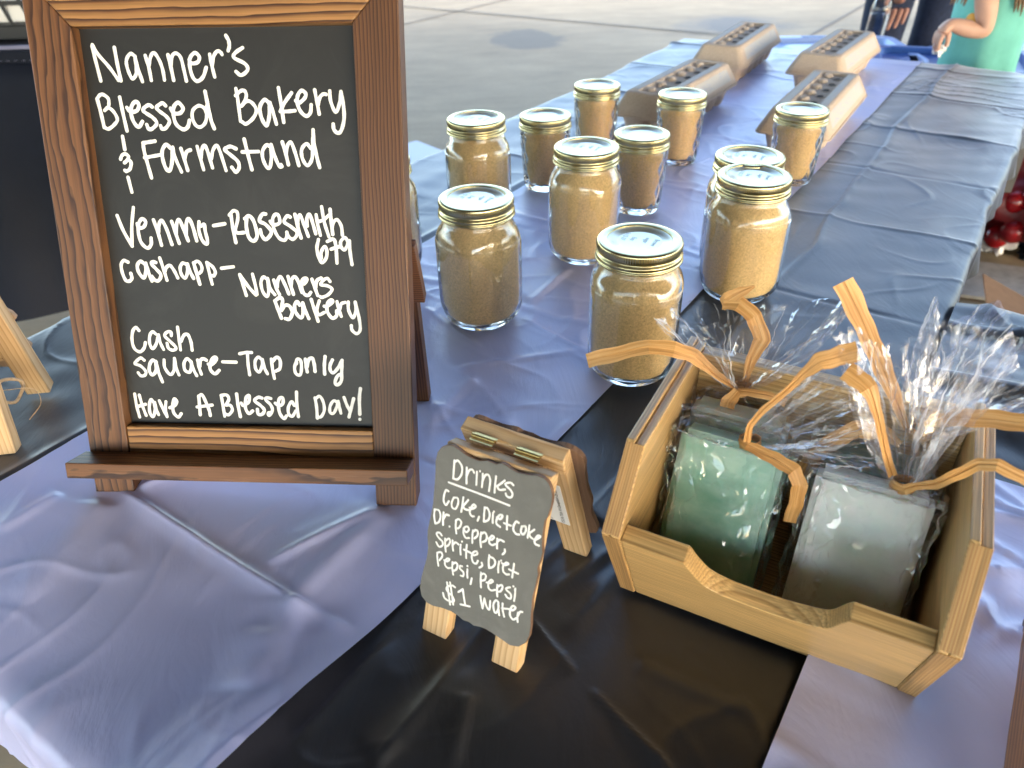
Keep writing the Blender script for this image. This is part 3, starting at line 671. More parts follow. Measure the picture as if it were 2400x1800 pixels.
DRINKS += SC(980, 1220, K2, """1025,190 1010,300 1020,425; 1030,210 1080,190 1115,250 1100,320 1050,345
1140,290 1190,310 1230,270 1200,245 1160,290 1155,360 1200,395 1250,380; 1285,290 1280,370 1280,450; 1285,340 1330,310 1390,340; 1405,465 1405,510 1370,545
385,240 350,195 300,205 330,270 395,340 395,400 340,420 295,350; 440,290 440,400 450,500; 440,330 500,290 520,340 490,400 440,420
560,320 560,400 570,485; 565,390 610,350 655,385; 690,390 685,470 690,550; 712,340; 790,390 780,500 780,605; 745,470 850,520
850,520 900,560 960,540 950,500 900,510 870,580 890,670 940,695 970,650; 1030,680 1040,730 995,760
1155,560 1145,660 1150,765; 1160,580 1230,620 1250,690 1210,750 1150,765; 1315,660 1300,740 1300,835; 1345,650
1360,690 1410,720 1465,700 1430,680 1380,730 1380,820 1430,870 1475,870; 1555,700 1540,810 1525,920; 1475,790 1620,860
310,520 315,620 330,730; 310,520 370,510 395,570 350,640; 425,640 470,660 510,630 480,610 440,650 440,720 480,765 530,765
560,670 555,770 570,875; 565,700 610,680 640,720 620,790 580,810; 715,740 680,735 680,780 735,840 730,900 690,890; 800,790 795,860 800,925; 800,735; 870,935 850,1025
1020,840 1015,960 1020,1080; 1020,870 1070,860 1100,900 1080,960 1040,970; 1110,1000 1170,1010 1215,980 1180,960 1140,1010 1145,1090 1190,1130 1250,1120
1285,1040 1280,1130 1285,1225; 1290,1070 1350,1040 1370,1080 1340,1140 1300,1150; 1490,1080 1440,1090 1430,1120 1500,1190 1500,1260 1450,1250 1415,1200; 1575,1100 1570,1200 1555,1300; 1545,1065
470,1000 495,1180 520,1360; 520,1000 545,1180 570,1360; 600,1080 550,1050 465,1080 480,1150 560,1230 580,1310 500,1300 430,1250 405,1170
655,1155 725,1110; 725,1110 745,1250 765,1365; 690,1355 840,1390
1010,1220 1025,1330 1045,1420; 1045,1420 1075,1260; 1075,1260 1110,1390 1155,1440 1170,1300
1300,1320 1260,1290 1220,1360 1235,1470 1270,1490 1300,1420 1300,1330; 1300,1320 1300,1420 1315,1530; 1370,1340 1370,1440 1395,1555; 1360,1420 1470,1430
1480,1440 1540,1450 1580,1410 1540,1380 1500,1430 1490,1530 1540,1600 1590,1580; 1620,1490 1610,1570 1615,1640; 1620,1540 1650,1480 1690,1480""")

# ------------------------------------------------------------------ the big chalkboard easel
CZ = 0.0045                                    # cloth thickness the things stand on
EX, EY, ET, EW, LEAN = -0.3139, 0.4248, -0.0721, 0.2421, 0.3502
ez = thing('chalkboard_easel', 'tall dark stained wooden easel with a black chalkboard lettered in white with the bakery name', 'easel', (EX, EY, 0.0), ET)
ef = LocalFrame((EX, EY, 0), ET)
eX = np.array([1.0, 0, 0]); eV = np.array([0, math.sin(LEAN), math.cos(LEAN)]); eN = np.array([0, -math.cos(LEAN), math.sin(LEAN)])
TH = 0.017; back = lambda d: -eN * d
VT = 0.3625; VI = 0.3298; BW = 0.0297
foot = 0.004
def ebar(name, poly, mat, grain, n0=0.0, th=TH, bev=0.0009):
    return prism(name, poly, eN * n0 - eN * th, eX, eV, eN, th, mat, ez, bev, grain)
ebar('side_post', [(0, foot), (BW, foot), (BW, VI), (0, VT)], M['easel'], 1)
ebar('side_post', [(EW - BW, foot), (EW, foot), (EW, VT), (EW - BW, VI)], M['easel_fine'], 1)
ebar('top_rail', [(BW + .0002, VI), (EW - BW - .0002, VI), (EW - .0002, VT), (.0002, VT)], M['easel_rail'], 0)
ebar('bottom_rail', rect(BW + .0003, 0.031, EW - BW - .0003, 0.061), M['easel_rail'], 0, -0.0008)
prism('chalkboard', rect(BW - .004, 0.055, EW - BW + .004, VI + .004), -eN * 0.0125, eX, eV, eN, 0.003, M['chalk'], ez, 0)
# ledge across the feet
prism('ledge', [(-0.0028, 0.0002), (EW - 0.0006, 0.0002), (EW - 0.0006, 0.0255), (-0.0028, 0.0255)], eV * 0.0302, eX, eN, eV, 0.0115, M['easel'], ez, 0.0007, 0)
lettering('chalk_lettering', BOARD, ef, -eN * 0.0095, eX, eV, eN, 0.00235, M['chalk_ink'], ez)
# folding rear support: two legs and a cross plank
for x0 in (0.008, 0.2195):
    top_ = np.array([x0, 0.300 * math.sin(LEAN) + 0.018, 0.300 * math.cos(LEAN)]); ft = np.array([x0, 0.1415, 0.0045])
    d = ft - top_; L = np.linalg.norm(d); d /= L; n_ = np.cross(d, [1, 0, 0])
    prism('rear_leg', rect(0, 0, 0.0135, L), top_, (1, 0, 0), d, n_, 0.013, M['easel_fine'], ez, 0.0008, 1)
tp = np.array([0.0, 0.105, 0.168]); d = np.array([0, 0.02, -0.055]); L = np.linalg.norm(d); d /= L
prism('cross_plank', rect(0.0, 0, 0.2405, L), tp, (1, 0, 0), d, np.cross(d, [1, 0, 0]), 0.010, M['easel_fine'], ez, 0.0008, 0)
prism('rear_strut', rect(0.0262, 0.0085, 0.0385, 0.20), -eN * (TH + .0135), eX, eV, eN, 0.012, M['easel_fine'], ez, 0.0015, 1)

# ------------------------------------------------------------------ small A-frame chalkboard (drinks)
AX, AY, AT, AW, AL_, ALEN = -0.0602, 0.3016, -0.519, 0.0669, 0.3597, 0.1278
def a_frame(name, label, loc, rz, w, lean, length, yb, outline, board_n=0.0032, gap=0.004, legw=0.0175, tk=0.0098, rear=True, group=None, ztop=None):
    t = thing(name, label, 'sign', loc, rz, group)
    aX = np.array([1.0, 0, 0]); aV = np.array([0, math.sin(lean), math.cos(lean)]); aN = np.array([0, -math.cos(lean), math.sin(lean)])
    f0 = 0.002
    for x0 in (0, w - legw):
        prism('leg', rect(x0, f0, x0 + legw, length - 0.013), -aN * tk, aX, aV, aN, tk, M['pine'], t, 0.0009, 1)
    prism('top_bar', rect(0, length - 0.0127, w, length), -aN * tk, aX, aV, aN, tk, M['pine'], t, 0.0009, 0)
    prism('lower_bar', rect(legw + .0002, 0.045, w - legw - .0002, 0.056), -aN * (tk - .001), aX, aV, aN, tk - .002, M['pine'], t, 0.0006, 0)
    # rear frame, leaning the other way
    top_y = length * math.sin(lean) + tk / math.cos(lean) * 0.9 + gap; top_z = length * math.cos(lean)
    d = np.array([0, yb - top_y, f0 + 0.001 - top_z]); L = np.linalg.norm(d); d /= L; bN = np.cross(aX, d); bN = bN if bN[1] > 0 else -bN
    P = np.array([0, top_y, top_z])
    for x0 in (0, w - legw):
        prism('rear_leg', rect(x0, 0.013, x0 + legw, L), P, aX, d, bN, tk, M['pine'], t, 0.0009, 1)
    prism('rear_top_bar', rect(0, 0, w, 0.0127), P, aX, d, bN, tk, M['pine'], t, 0.0009, 0)
    return t, (aX, aV, aN), (P, d, bN, L, tk)
s7 = 600 / 1422.0
OUT7 = [(318, 232), (350, 220), (385, 225), (420, 248), (450, 272), (490, 294), (530, 309), (570, 306), (600, 318), (625, 327), (650, 319), (680, 333), (705, 352), (745, 374), (800, 386),
        (850, 389), (890, 405), (915, 432), (930, 470), (935, 510), (928, 560), (908, 620), (893, 640), (888, 665), (880, 720), (878, 770), (880, 820), (866, 870), (852, 905), (856, 940), (840, 1010), (825, 1060),
        (820, 1120), (815, 1180), (815, 1230), (806, 1285), (785, 1322), (745, 1342), (700, 1335), (650, 1300), (600, 1266), (560, 1242), (530, 1231), (497, 1226), (472, 1205), (440, 1196),
        (410, 1170), (370, 1145), (320, 1126), (270, 1115), (235, 1096), (207, 1060), (198, 1010), (205, 960), (221, 900), (236, 850), (243, 790), (240, 730), (242, 690), (253, 640), (263, 590), (272, 540), (276, 480), (281, 430), (285, 370), (285, 310), (296, 262)]
aloc = (AX, AY, 0.0)
asg, (aX, aV, aN), rear = a_frame('drinks_sign', 'small pine A-frame sign with a grey scalloped board listing drinks in white', aloc, AT, AW, AL_, ALEN, 0.100, None)
af = LocalFrame(aloc, AT)
BN = 0.0030
face0 = aN * (BN + .0002)
pl = [af.hit(900 + s7 * x, 950 + s7 * y, face0, aN) - face0 for x, y in OUT7]; poly = [(q @ aX, q @ aV) for q in pl]
poly = poly[::-1]
cx_ = sum(q[0] for q in poly) / len(poly)
bb = prism('scalloped_board', poly, aN * 0.0002, aX, aV, aN, BN - .0004, M['mdf'], asg, 0.0, 1)
shr = [(x - (x - cx_) * 0.006, y - (y - 0.07) * 0.006) for x, y in poly]
prism('chalk_face', shr, aN * (BN - .0002), aX, aV, aN, 0.0004, M['chalk_small'], asg, 0)
lettering('chalk_lettering', DRINKS, af, aN * (BN + .0002), aX, aV, aN, 0.00125, M['chalk_ink'], asg, lift=0.00012)
Pq, dq, bNq, Lq, tkq = rear
mir = [(2 * cx_ - x, ALEN - y) for x, y in poly]
prism('rear_scalloped_board', [(x, max(y, -.003)) for x, y in mir][::-1], Pq + bNq * tkq + bNq * .0002, aX, dq, bNq, 0.003, M['mdf'], asg, 0.0, 1)
# two brass hinges over the top
for cxh in (0.018, 0.047):
    hp = np.array([cxh, ALEN * math.sin(AL_) + 0.0105, ALEN * math.cos(AL_) + 0.0012])
    bm = bmesh.new()
    for k in range(4):
        bmesh.ops.create_cone(bm, cap_ends=True, segments=16, radius1=0.0013, radius2=0.0013, depth=0.0036, matrix=Matrix.Translation(Vector(hp) + Vector(((k - 1.5) * 0.0039, 0, 0))) @ Matrix.Rotation(R(90), 4, 'Y'))
    for dy in (-0.0026, 0.0026):
        bmesh.ops.create_cube(bm, size=1, matrix=Matrix.Translation(Vector(hp) + Vector((0, dy, -0.0009))) @ Matrix.Diagonal((0.0150, 0.0022, 0.0004, 1)))
    bm_obj('hinge', bm, M['brass'], asg, smooth=True)
# printed sticker on the inside of the rear frame
sP = Pq - bNq * 0.0004
prism('sticker', rect(0.012, 0.030, 0.0605, 0.080), sP, aX, dq, bNq, 0.0003, M['paper'], asg, 0)
def text_mesh(name, body, size, mat, parent, mtx, ext=0.0):
    cu = bpy.data.curves.new(name, 'FONT'); cu.body = body; cu.size = size; cu.extrude = ext
    o = bpy.data.objects.new(name, cu); COL.objects.link(o); dg = bpy.context.evaluated_depsgraph_get(); dg.update()
    me = bpy.data.meshes.new_from_object(o.evaluated_get(dg)); bpy.data.objects.remove(o); bpy.data.curves.remove(cu)
    me.transform(mtx); me.materials.append(mat); q = bpy.data.objects.new(name, me); COL.objects.link(q); q.parent = parent; return q
def fmat(P, x, y, z): return Matrix(((x[0], y[0], z[0], P[0]), (x[1], y[1], z[1], P[1]), (x[2], y[2], z[2], P[2]), (0, 0, 0, 1)))
inn = -bNq
text_mesh('sticker_print', 'TSCA Title VI Compliant 03/2025', 0.0033, M['print'], asg, fmat(sP + inn * .0003 + aX * 0.0575 + dq * 0.078, -dq, -aX * 1.0, inn) if False else fmat(sP + inn * .0003 + aX * 0.0575 + dq * 0.0785, -dq, -aX, np.cross(-dq, -aX)))
text_mesh('sticker_print', 'www.      .com', 0.0042, M['print'], asg, fmat(sP + inn * .0003 + aX * 0.024 + dq * 0.078, aX, -dq, np.cross(aX, -dq)))

# ------------------------------------------------------------------ second A-frame sign at the left edge, seen from its end
p_b = onz(155, 910)[:2]; p_f = onz(38, 1068)[:2]
dv = (p_b - p_f) / np.linalg.norm(p_b - p_f)
LR = math.atan2(dv[1], dv[0]) - math.pi / 2 + 0.10
span = np.linalg.norm(p_b - p_f)
lc, ls = math.cos(LR), math.sin(LR)
Wl, Ll = 0.10, 0.165
lf = (p_f[0] - lc * Wl, p_f[1] - ls * Wl, 0.0)
leanl = math.asin(min(0.9, (span / 2 - 0.012) / Ll))
lsg, (bX, bV, bN_), rl = a_frame('pine_sign', 'larger pine A-frame sign with wavy-edged boards at the left picture edge', lf, LR, Wl, leanl, Ll, span - 0.01, None, gap=0.004, legw=0.020, tk=0.013)
def wavy(w, h, n=90, inset=0.0):
    pts = []
    per = 2 * (w + h)
    for i in range(n):
        s = per * i / n
        if s < w: x, y = s, 0
        elif s < w + h: x, y = w, s - w
        elif s < 2 * w + h: x, y = 2 * w + h - s, h
        else: x, y = 0, per - s
        q = 0.0028 * math.sin(s * 6.283 / 0.034 + 0.6) + 0.0016 * math.sin(s * 6.283 / 0.017)
        cx, cy = w / 2, h / 2; rx = (x - cx) / (w / 2); ry = (y - cy) / (h / 2)
        k = (abs(rx) ** 5 + abs(ry) ** 5) ** (1 / 5); x = cx + (x - cx) / max(k, .7); y = cy + (y - cy) / max(k, .7)
        g = math.hypot(x - cx, y - cy); x += (x - cx) / g * (q - inset); y += (y - cy) / g * (q - inset)
        pts.append((x, y))
    return pts
wv = [(x + 0.0, y + 0.028) for x, y in wavy(Wl - 0.002, Ll - 0.030)]
prism('scalloped_board', wv, bN_ * 0.0002, bX, bV, bN_, 0.0032, M['mdf'], lsg, 0, 1)
prism('chalk_face', [(x, y + 0.028) for x, y in wavy(Wl - 0.002, Ll - 0.030, inset=0.0006)], bN_ * 0.0034, bX, bV, bN_, 0.0004, M['chalk_small'], lsg, 0)
Pl, dl_, bl_, Ll2, tkl = rl
prism('rear_scalloped_board', [(x, y + 0.004) for x, y in wavy(Wl - 0.002, Ll - 0.030)], Pl + bl_ * tkl + bl_ * 0.0002, bX, dl_, bl_, 0.0032, M['mdf_back'], lsg, 0, 1)
prism('rear_lower_bar', rect(0.0202, Ll2 - 0.062, Wl - 0.0202, Ll2 - 0.042), Pl + bl_ * 0.001, bX, dl_, bl_, tkl - .002, M['pine'], lsg, 0.0008, 0)
prism('sticker', rect(0.030, 0.04, 0.062, 0.085), Pl + bl_ * (tkl - 0.0006), bX, dl_, bl_, 0.0003, M['paper'], lsg, 0)
# jute cord that keeps it from opening
M['jute'] = plain('jute', (0.42, 0.30, 0.18), 0.9, nsc=400, bumpd=0.0006, bsc=900)
def tube(name, pts, r_, mat, parent, seg=8):
    pts = catmull(pts, 6); V = []
    for i, p in enumerate(pts):
        t = pts[min(i + 1, len(pts) - 1)] - pts[max(i - 1, 0)]; t = t / np.linalg.norm(t)
        a = np.cross(t, [0.3, 0.2, 1]); a /= np.linalg.norm(a); b_ = np.cross(t, a); rr = r_(i / (len(pts) - 1)) if callable(r_) else r_
        for k in range(seg): V.append(p + rr * (math.cos(k * 6.283 / seg) * a + math.sin(k * 6.283 / seg) * b_))
    n = len(pts); F = []
    for i in range(n - 1):
        for k in range(seg): F.append((i * seg + k, i * seg + (k + 1) % seg, (i + 1) * seg + (k + 1) % seg, (i + 1) * seg + k))
    F += [tuple(range(seg))[::-1], tuple((n - 1) * seg + k for k in range(seg))]
    return mesh_obj(name, V, F, mat, parent)
cz = 0.045
tube('jute_cord', [(Wl - .012, 0.022, cz + .004), (Wl - .004, 0.036, cz + .006), (Wl + 0.004, 0.046, cz - 0.004), (Wl + 0.000, 0.034, cz - 0.014), (Wl - .004, 0.024, cz - .008)], 0.0014, M['jute'], lsg)
tube('jute_cord', [(Wl - .004, 0.030, cz), (Wl + 0.010, 0.044, cz - .010), (Wl + 0.014, 0.040, cz - 0.022), (Wl + 0.006, 0.028, cz - 0.030)], 0.0004, M['jute'], lsg, 5)

# ------------------------------------------------------------------ brown board edge at the lower right: a framed sign standing on the second table
q0 = onz(2350, 1730); q1 = onz(2400, 1385)
pl_ = thing('wooden_board', 'plain brown wooden board standing upright at the lower right edge on lavender plastic', 'board', (q0[0], q0[1], 0.0), math.atan2((q1 - q0)[1], (q1 - q0)[0]))
prism('plank', rect(-0.06, 0.006, 0.085, 0.045), (0, 0, 0), (1, 0, 0), (0, 0, 1), (0, -1, 0), 0.016, M['easel_rail'], pl_, 0.001, 0)
prism('foot_rail', rect(-0.05, 0.001, 0.075, 0.006), (0, -0.003, 0), (1, 0, 0), (0, 0, 1), (0, -1, 0), 0.010, M['easel_fine'], pl_, 0.0005, 0)
# ------------------------------------------------------------------ mason jars
def sq(t, k):                                  # rounded-square cross-section factor
    n_ = 5.0; r_ = (abs(math.cos(t)) ** n_ + abs(math.sin(t)) ** n_) ** (-1 / n_)
    return 1 + k * (r_ - 1.0)
def pint_mod(t, r_, z):
    k = 0.30 * max(0, min(1, (z - 0.004) / 0.012)) * max(0, min(1, (0.098 - z) / 0.014)); return r_ * sq(t + 0.5, k) / (1 + 0.12 * k)
OUTP = [(0.0, 0.0022), (0.022, 0.0016), (0.0275, 0.0), (0.0315, 0.0008), (0.0345, 0.004), (0.0365, 0.010), (0.0378, 0.018), (0.0383, 0.030), (0.0384, 0.060), (0.0384, 0.080), (0.0380, 0.088), (0.0366, 0.0955), (0.0345, 0.1015), (0.0330, 0.1055), (0.0326, 0.109),
        (0.0340, 0.1105), (0.0340, 0.112), (0.0318, 0.1135), (0.0316, 0.1245)]
INP = [(0.0290, 0.1245), (0.0290, 0.110), (0.0298, 0.105), (0.0318, 0.0995), (0.0342, 0.0925), (0.0355, 0.086), (0.0359, 0.080), (0.0359, 0.030), (0.0352, 0.018), (0.0335, 0.0105), (0.0300, 0.0068), (0.022, 0.0062), (0.0, 0.0068)]
def fat(p): return [(r_ * (1 + 0.062 * max(0, min(1, (z - .002) / .010)) * max(0, min(1, (0.1035 - z) / .012))), z) for r_, z in p]
def refine(p, s=3):
    if p is OUTP or p is INP: p = fat(p)
    q = catmull([np.array(a) for a in p], s); return [(max(0.0, float(a[0])), float(a[1])) for a in q]
def inner_contents(inn, top, gap=0.00025, low=0.0):
    c = [(max(0, r_ - gap), z + gap) for r_, z in inn if z < top - 0.001][::-1]
    return c
def lid_parts(root, z0, rb=0.0352, ztop=0.1270, key='p', ink=True):
    def knurl(t, r_, z):
        a = max(0.0, 1 - abs(z - (ztop - 0.0042)) / 0.0028); return r_ + 0.00032 * min(1, a * 1.6) * math.sin(t * 110)
    band = [(rb - .0085, ztop - .0006), (rb - .0080, ztop), (rb - .0024, ztop), (rb - .0008, ztop - .0004), (rb - .0001, ztop - .0014), (rb, ztop - .0026), (rb, ztop - .0042), (rb, ztop - .0062), (rb - .0004, ztop - .0072), (rb - .0012, ztop - .0082),
            (rb - .0010, ztop - .0094), (rb + .0004, ztop - .0106), (rb + .0008, ztop - .0118), (rb + .0003, ztop - .0130), (rb - .0004, ztop - .0138), (rb + .0006, ztop - .0148), (rb + .0012, ztop - .0156), (rb + .0008, ztop - .0162), (rb - .0006, ztop - .0162), (rb - .0020, ztop - .0150), (rb - .0020, ztop - .0012)]
    lathe('screw_band', band, M['gold'], root, 330, knurl, closed=True)
    disc = [(0, ztop - .0022), (0.0225, ztop - .0022), (0.0242, ztop - .0020), (0.0250, ztop - .0014), (0.0256, ztop - .0010), (rb - .0030, ztop - .0009), (rb - .0030, ztop - .0016), (0, ztop - .0030)]
    lathe('lid', disc, M['lid'], root, 96)
def jar_writing(root, ztop, lines, rot, faint=False):
    for i, tx in enumerate(lines):
        sz = 0.0060; a = rot; ux = np.array([math.cos(a), math.sin(a), 0]); uy = np.array([-math.sin(a), math.cos(a), 0])
        P = np.array([0, 0, ztop - .0022 + .00012]) + uy * (0.0105 - i * 0.0078 - (0.003 if i > 1 else 0)) - ux * (len(tx) * 0.0016 + .001)
        text_mesh('lid_writing', tx, sz, M['ink'], root, fmat(P, ux * 0.85, uy + ux * .15, np.array([0, 0, 1.0])))
def pint(name, label, px, group='pint jars of brown sugar mix', mat='sugar', rot=0.0, write=True, first={}):
    t = thing(name, label, 'jar', (px[0], px[1], px[2]), rot, group)
    if 'p' not in first:
        lathe('glass_body', refine(OUTP, 3) + refine(INP, 3), M['glass'], t, 72, pint_mod)
        cprof = [(0.0, 0.0072)] + [(r_ - .0003, z + .0003) for r_, z in refine(INP, 3)[::-1] if z < 0.1075][1:]
        cprof += [(cprof[-1][0] * 0.9, 0.1085), (cprof[-1][0] * 0.5, 0.1095), (0, 0.110)]
        lathe('contents', cprof, M[mat], t, 72, pint_mod)
        lid_parts(t, 0)
        first['p'] = {c.name.split('.')[0]: c.data for c in t.children}
    else:
        for k, d in first['p'].items():
            if k == 'contents' and mat != 'sugar': d = d.copy(); d.materials.clear(); d.materials.append(M[mat])
            o = bpy.data.objects.new(k, d); COL.objects.link(o); o.parent = t
    if write: jar_writing(t, 0.1270, ['Brown', 'sugar', 'Exp', '3-12-27'], R(-118) - rot)
    return t
# quilted jelly jars: tapered glass with a raised diamond net
OUTQ = [(0.0, 0.0020), (0.020, 0.0016), (0.0245, 0.0), (0.0275, 0.001), (0.0288, 0.004), (0.0292, 0.009), (0.0300, 0.020), (0.0318, 0.045), (0.0334, 0.068), (0.0340, 0.076), (0.0338, 0.080), (0.0318, 0.0835), (0.0316, 0.0960)]
INQ = [(0.0288, 0.0960), (0.0288, 0.083), (0.0293, 0.076), (0.0288, 0.068), (0.0272, 0.045), (0.0256, 0.022), (0.0248, 0.011), (0.0225, 0.0078), (0.012, 0.0070), (0.0, 0.0070)]
def quilt(t, r_, z):
    if r_ < 0.0285 or z < 0.007 or z > 0.0775 or (r_ < 0.0297 and z > 0.03): return r_
    k = min(1, (z - .007) / .004, (0.0775 - z) / .004)
    a = abs(math.sin((t * 8 + z / 0.0075 * 1.5708 * .5))); b_ = abs(math.sin((t * 8 - z / 0.0075 * 1.5708 * .5)))
    return r_ + k * (0.0011 * (a * b_) ** 0.6 - 0.0004)
def dense(p, step=0.0012):
    out = []
    for (r0, z0), (r1, z1) in zip(p[:-1], p[1:]):
        n_ = max(1, int(abs(z1 - z0) / step)); out += [(r0 + (r1 - r0) * i / n_, z0 + (z1 - z0) * i / n_) for i in range(n_)]
    return out + [p[-1]]
def jelly(name, label, px, rot=0.0, first={}):
    t = thing(name, label, 'jar', (px[0], px[1], px[2]), rot, 'quilted jelly jars')
    if 'q' not in first:
        lathe('glass_body', dense(OUTQ) + dense(INQ, 0.004), M['glass'], t, 144, quilt)
        cp = [(0, 0.0074)] + [(r_ - .0003, z + .0003) for r_, z in dense(INQ, .004)[::-1] if z < 0.078][1:] + [(0.020, 0.080), (0, 0.081)]
        lathe('contents', cp, M['sugar_dark'], t, 64)
        lid_parts(t, 0, 0.0345, 0.0985)
        first['q'] = {c.name.split('.')[0]: c.data for c in t.children}
    else:
        for k, d in first['q'].items():
            o = bpy.data.objects.new(k, d); COL.objects.link(o); o.parent = t
    return t
JZ = 0.0058
PJ = [((0.108, 0.580), 'pint jar of brown sugar mix nearest the camera, touching the soap crate ribbon', 'sugar', 0.3),
      ((-0.029, 0.682), 'pint jar of brown sugar mix closest to the easel, front of the left pair', 'sugar', 1.1),
      ((0.241, 0.721), 'pint jar behind the soap bags at the right, in front of another pint lid', 'sugar', 0.7),
      ((0.087, 0.821), 'pint jar in the middle of the group, just behind the two front jars', 'sugar', 0.1),
      ((-0.035, 0.939), 'pint jar at the back left of the group, on the bare black cloth edge', 'sugar', 0.9),
      ((0.252, 0.778), 'pint jar mostly hidden behind another pint at the right, its lid showing', 'sugar', 0.2),
      ((-0.137, 0.800), 'pint jar of paler mix half hidden behind the right post of the easel', 'sugar_pale', 0.5)]
for (x, y), lb, mt, rt in PJ: pint('mason_jar', lb, (x, y, JZ), mat=mt, rot=rt)
for (x, y), lb in (((0.054, 1.046), 'small quilted jelly jar second from left, beside the back left pint'), ((0.140, 1.199), 'small quilted jelly jar farthest back, left of an egg carton'),
                   ((0.256, 1.135), 'small quilted jelly jar in front of the left egg carton'), ((0.170, 0.955), 'small quilted jelly jar right behind the middle pint jar'),
                   ((0.398, 1.042), 'small quilted jelly jar at the right, in front of the nearest egg carton')):
    jelly('jelly_jar', lb, (x, y, JZ), rot=random.random())

# ------------------------------------------------------------------ pulp egg cartons
m, nt, b = newmat('egg_carton_pulp'); co = objco(nt)
v = noise(nt, co, 350, 5, 0.7); nt.links.new(ramp(nt, v, [(0.3, (0.47, 0.365, 0.275)), (0.7, (0.60, 0.48, 0.375))]), b.inputs['Base Color'])
b.inputs['Roughness'].default_value = 0.95; b.inputs['Specular IOR Level'].default_value = 0.1; bump(nt, v, 0.6, 0.0015, b); M['pulp'] = m
m, nt, b = newmat('egg_carton_label'); a = N(nt, 'ShaderNodeAttribute', attribute_name='gc').outputs['Vector']
br = N(nt, 'ShaderNodeTexBrick'); br.inputs['Scale'].default_value = 1.0; br.inputs['Mortar Size'].default_value = 0.10; br.inputs['Brick Width'].default_value = 0.9; br.inputs['Row Height'].default_value = 0.5
nt.links.new(mapv(nt, a, (60, 170, 1)), br.inputs['Vector']); br.inputs['Color1'].default_value = (0.33, 0.36, 0.47, 1); br.inputs['Color2'].default_value = (0.52, 0.48, 0.41, 1); br.inputs['Mortar'].default_value = (0.50, 0.46, 0.40, 1)
big = noise(nt, mapv(nt, a, (14, 40, 1)), 1.0, 2)
nt.links.new(mixc(nt, ramp(nt, big, [(0.42, (0.15, 0.15, 0.15)), (0.55, (0.85, 0.85, 0.85))]), (0.50, 0.46, 0.40), br.outputs[0]), b.inputs['Base Color']); b.inputs['Roughness'].default_value = 0.8; M['label'] = m
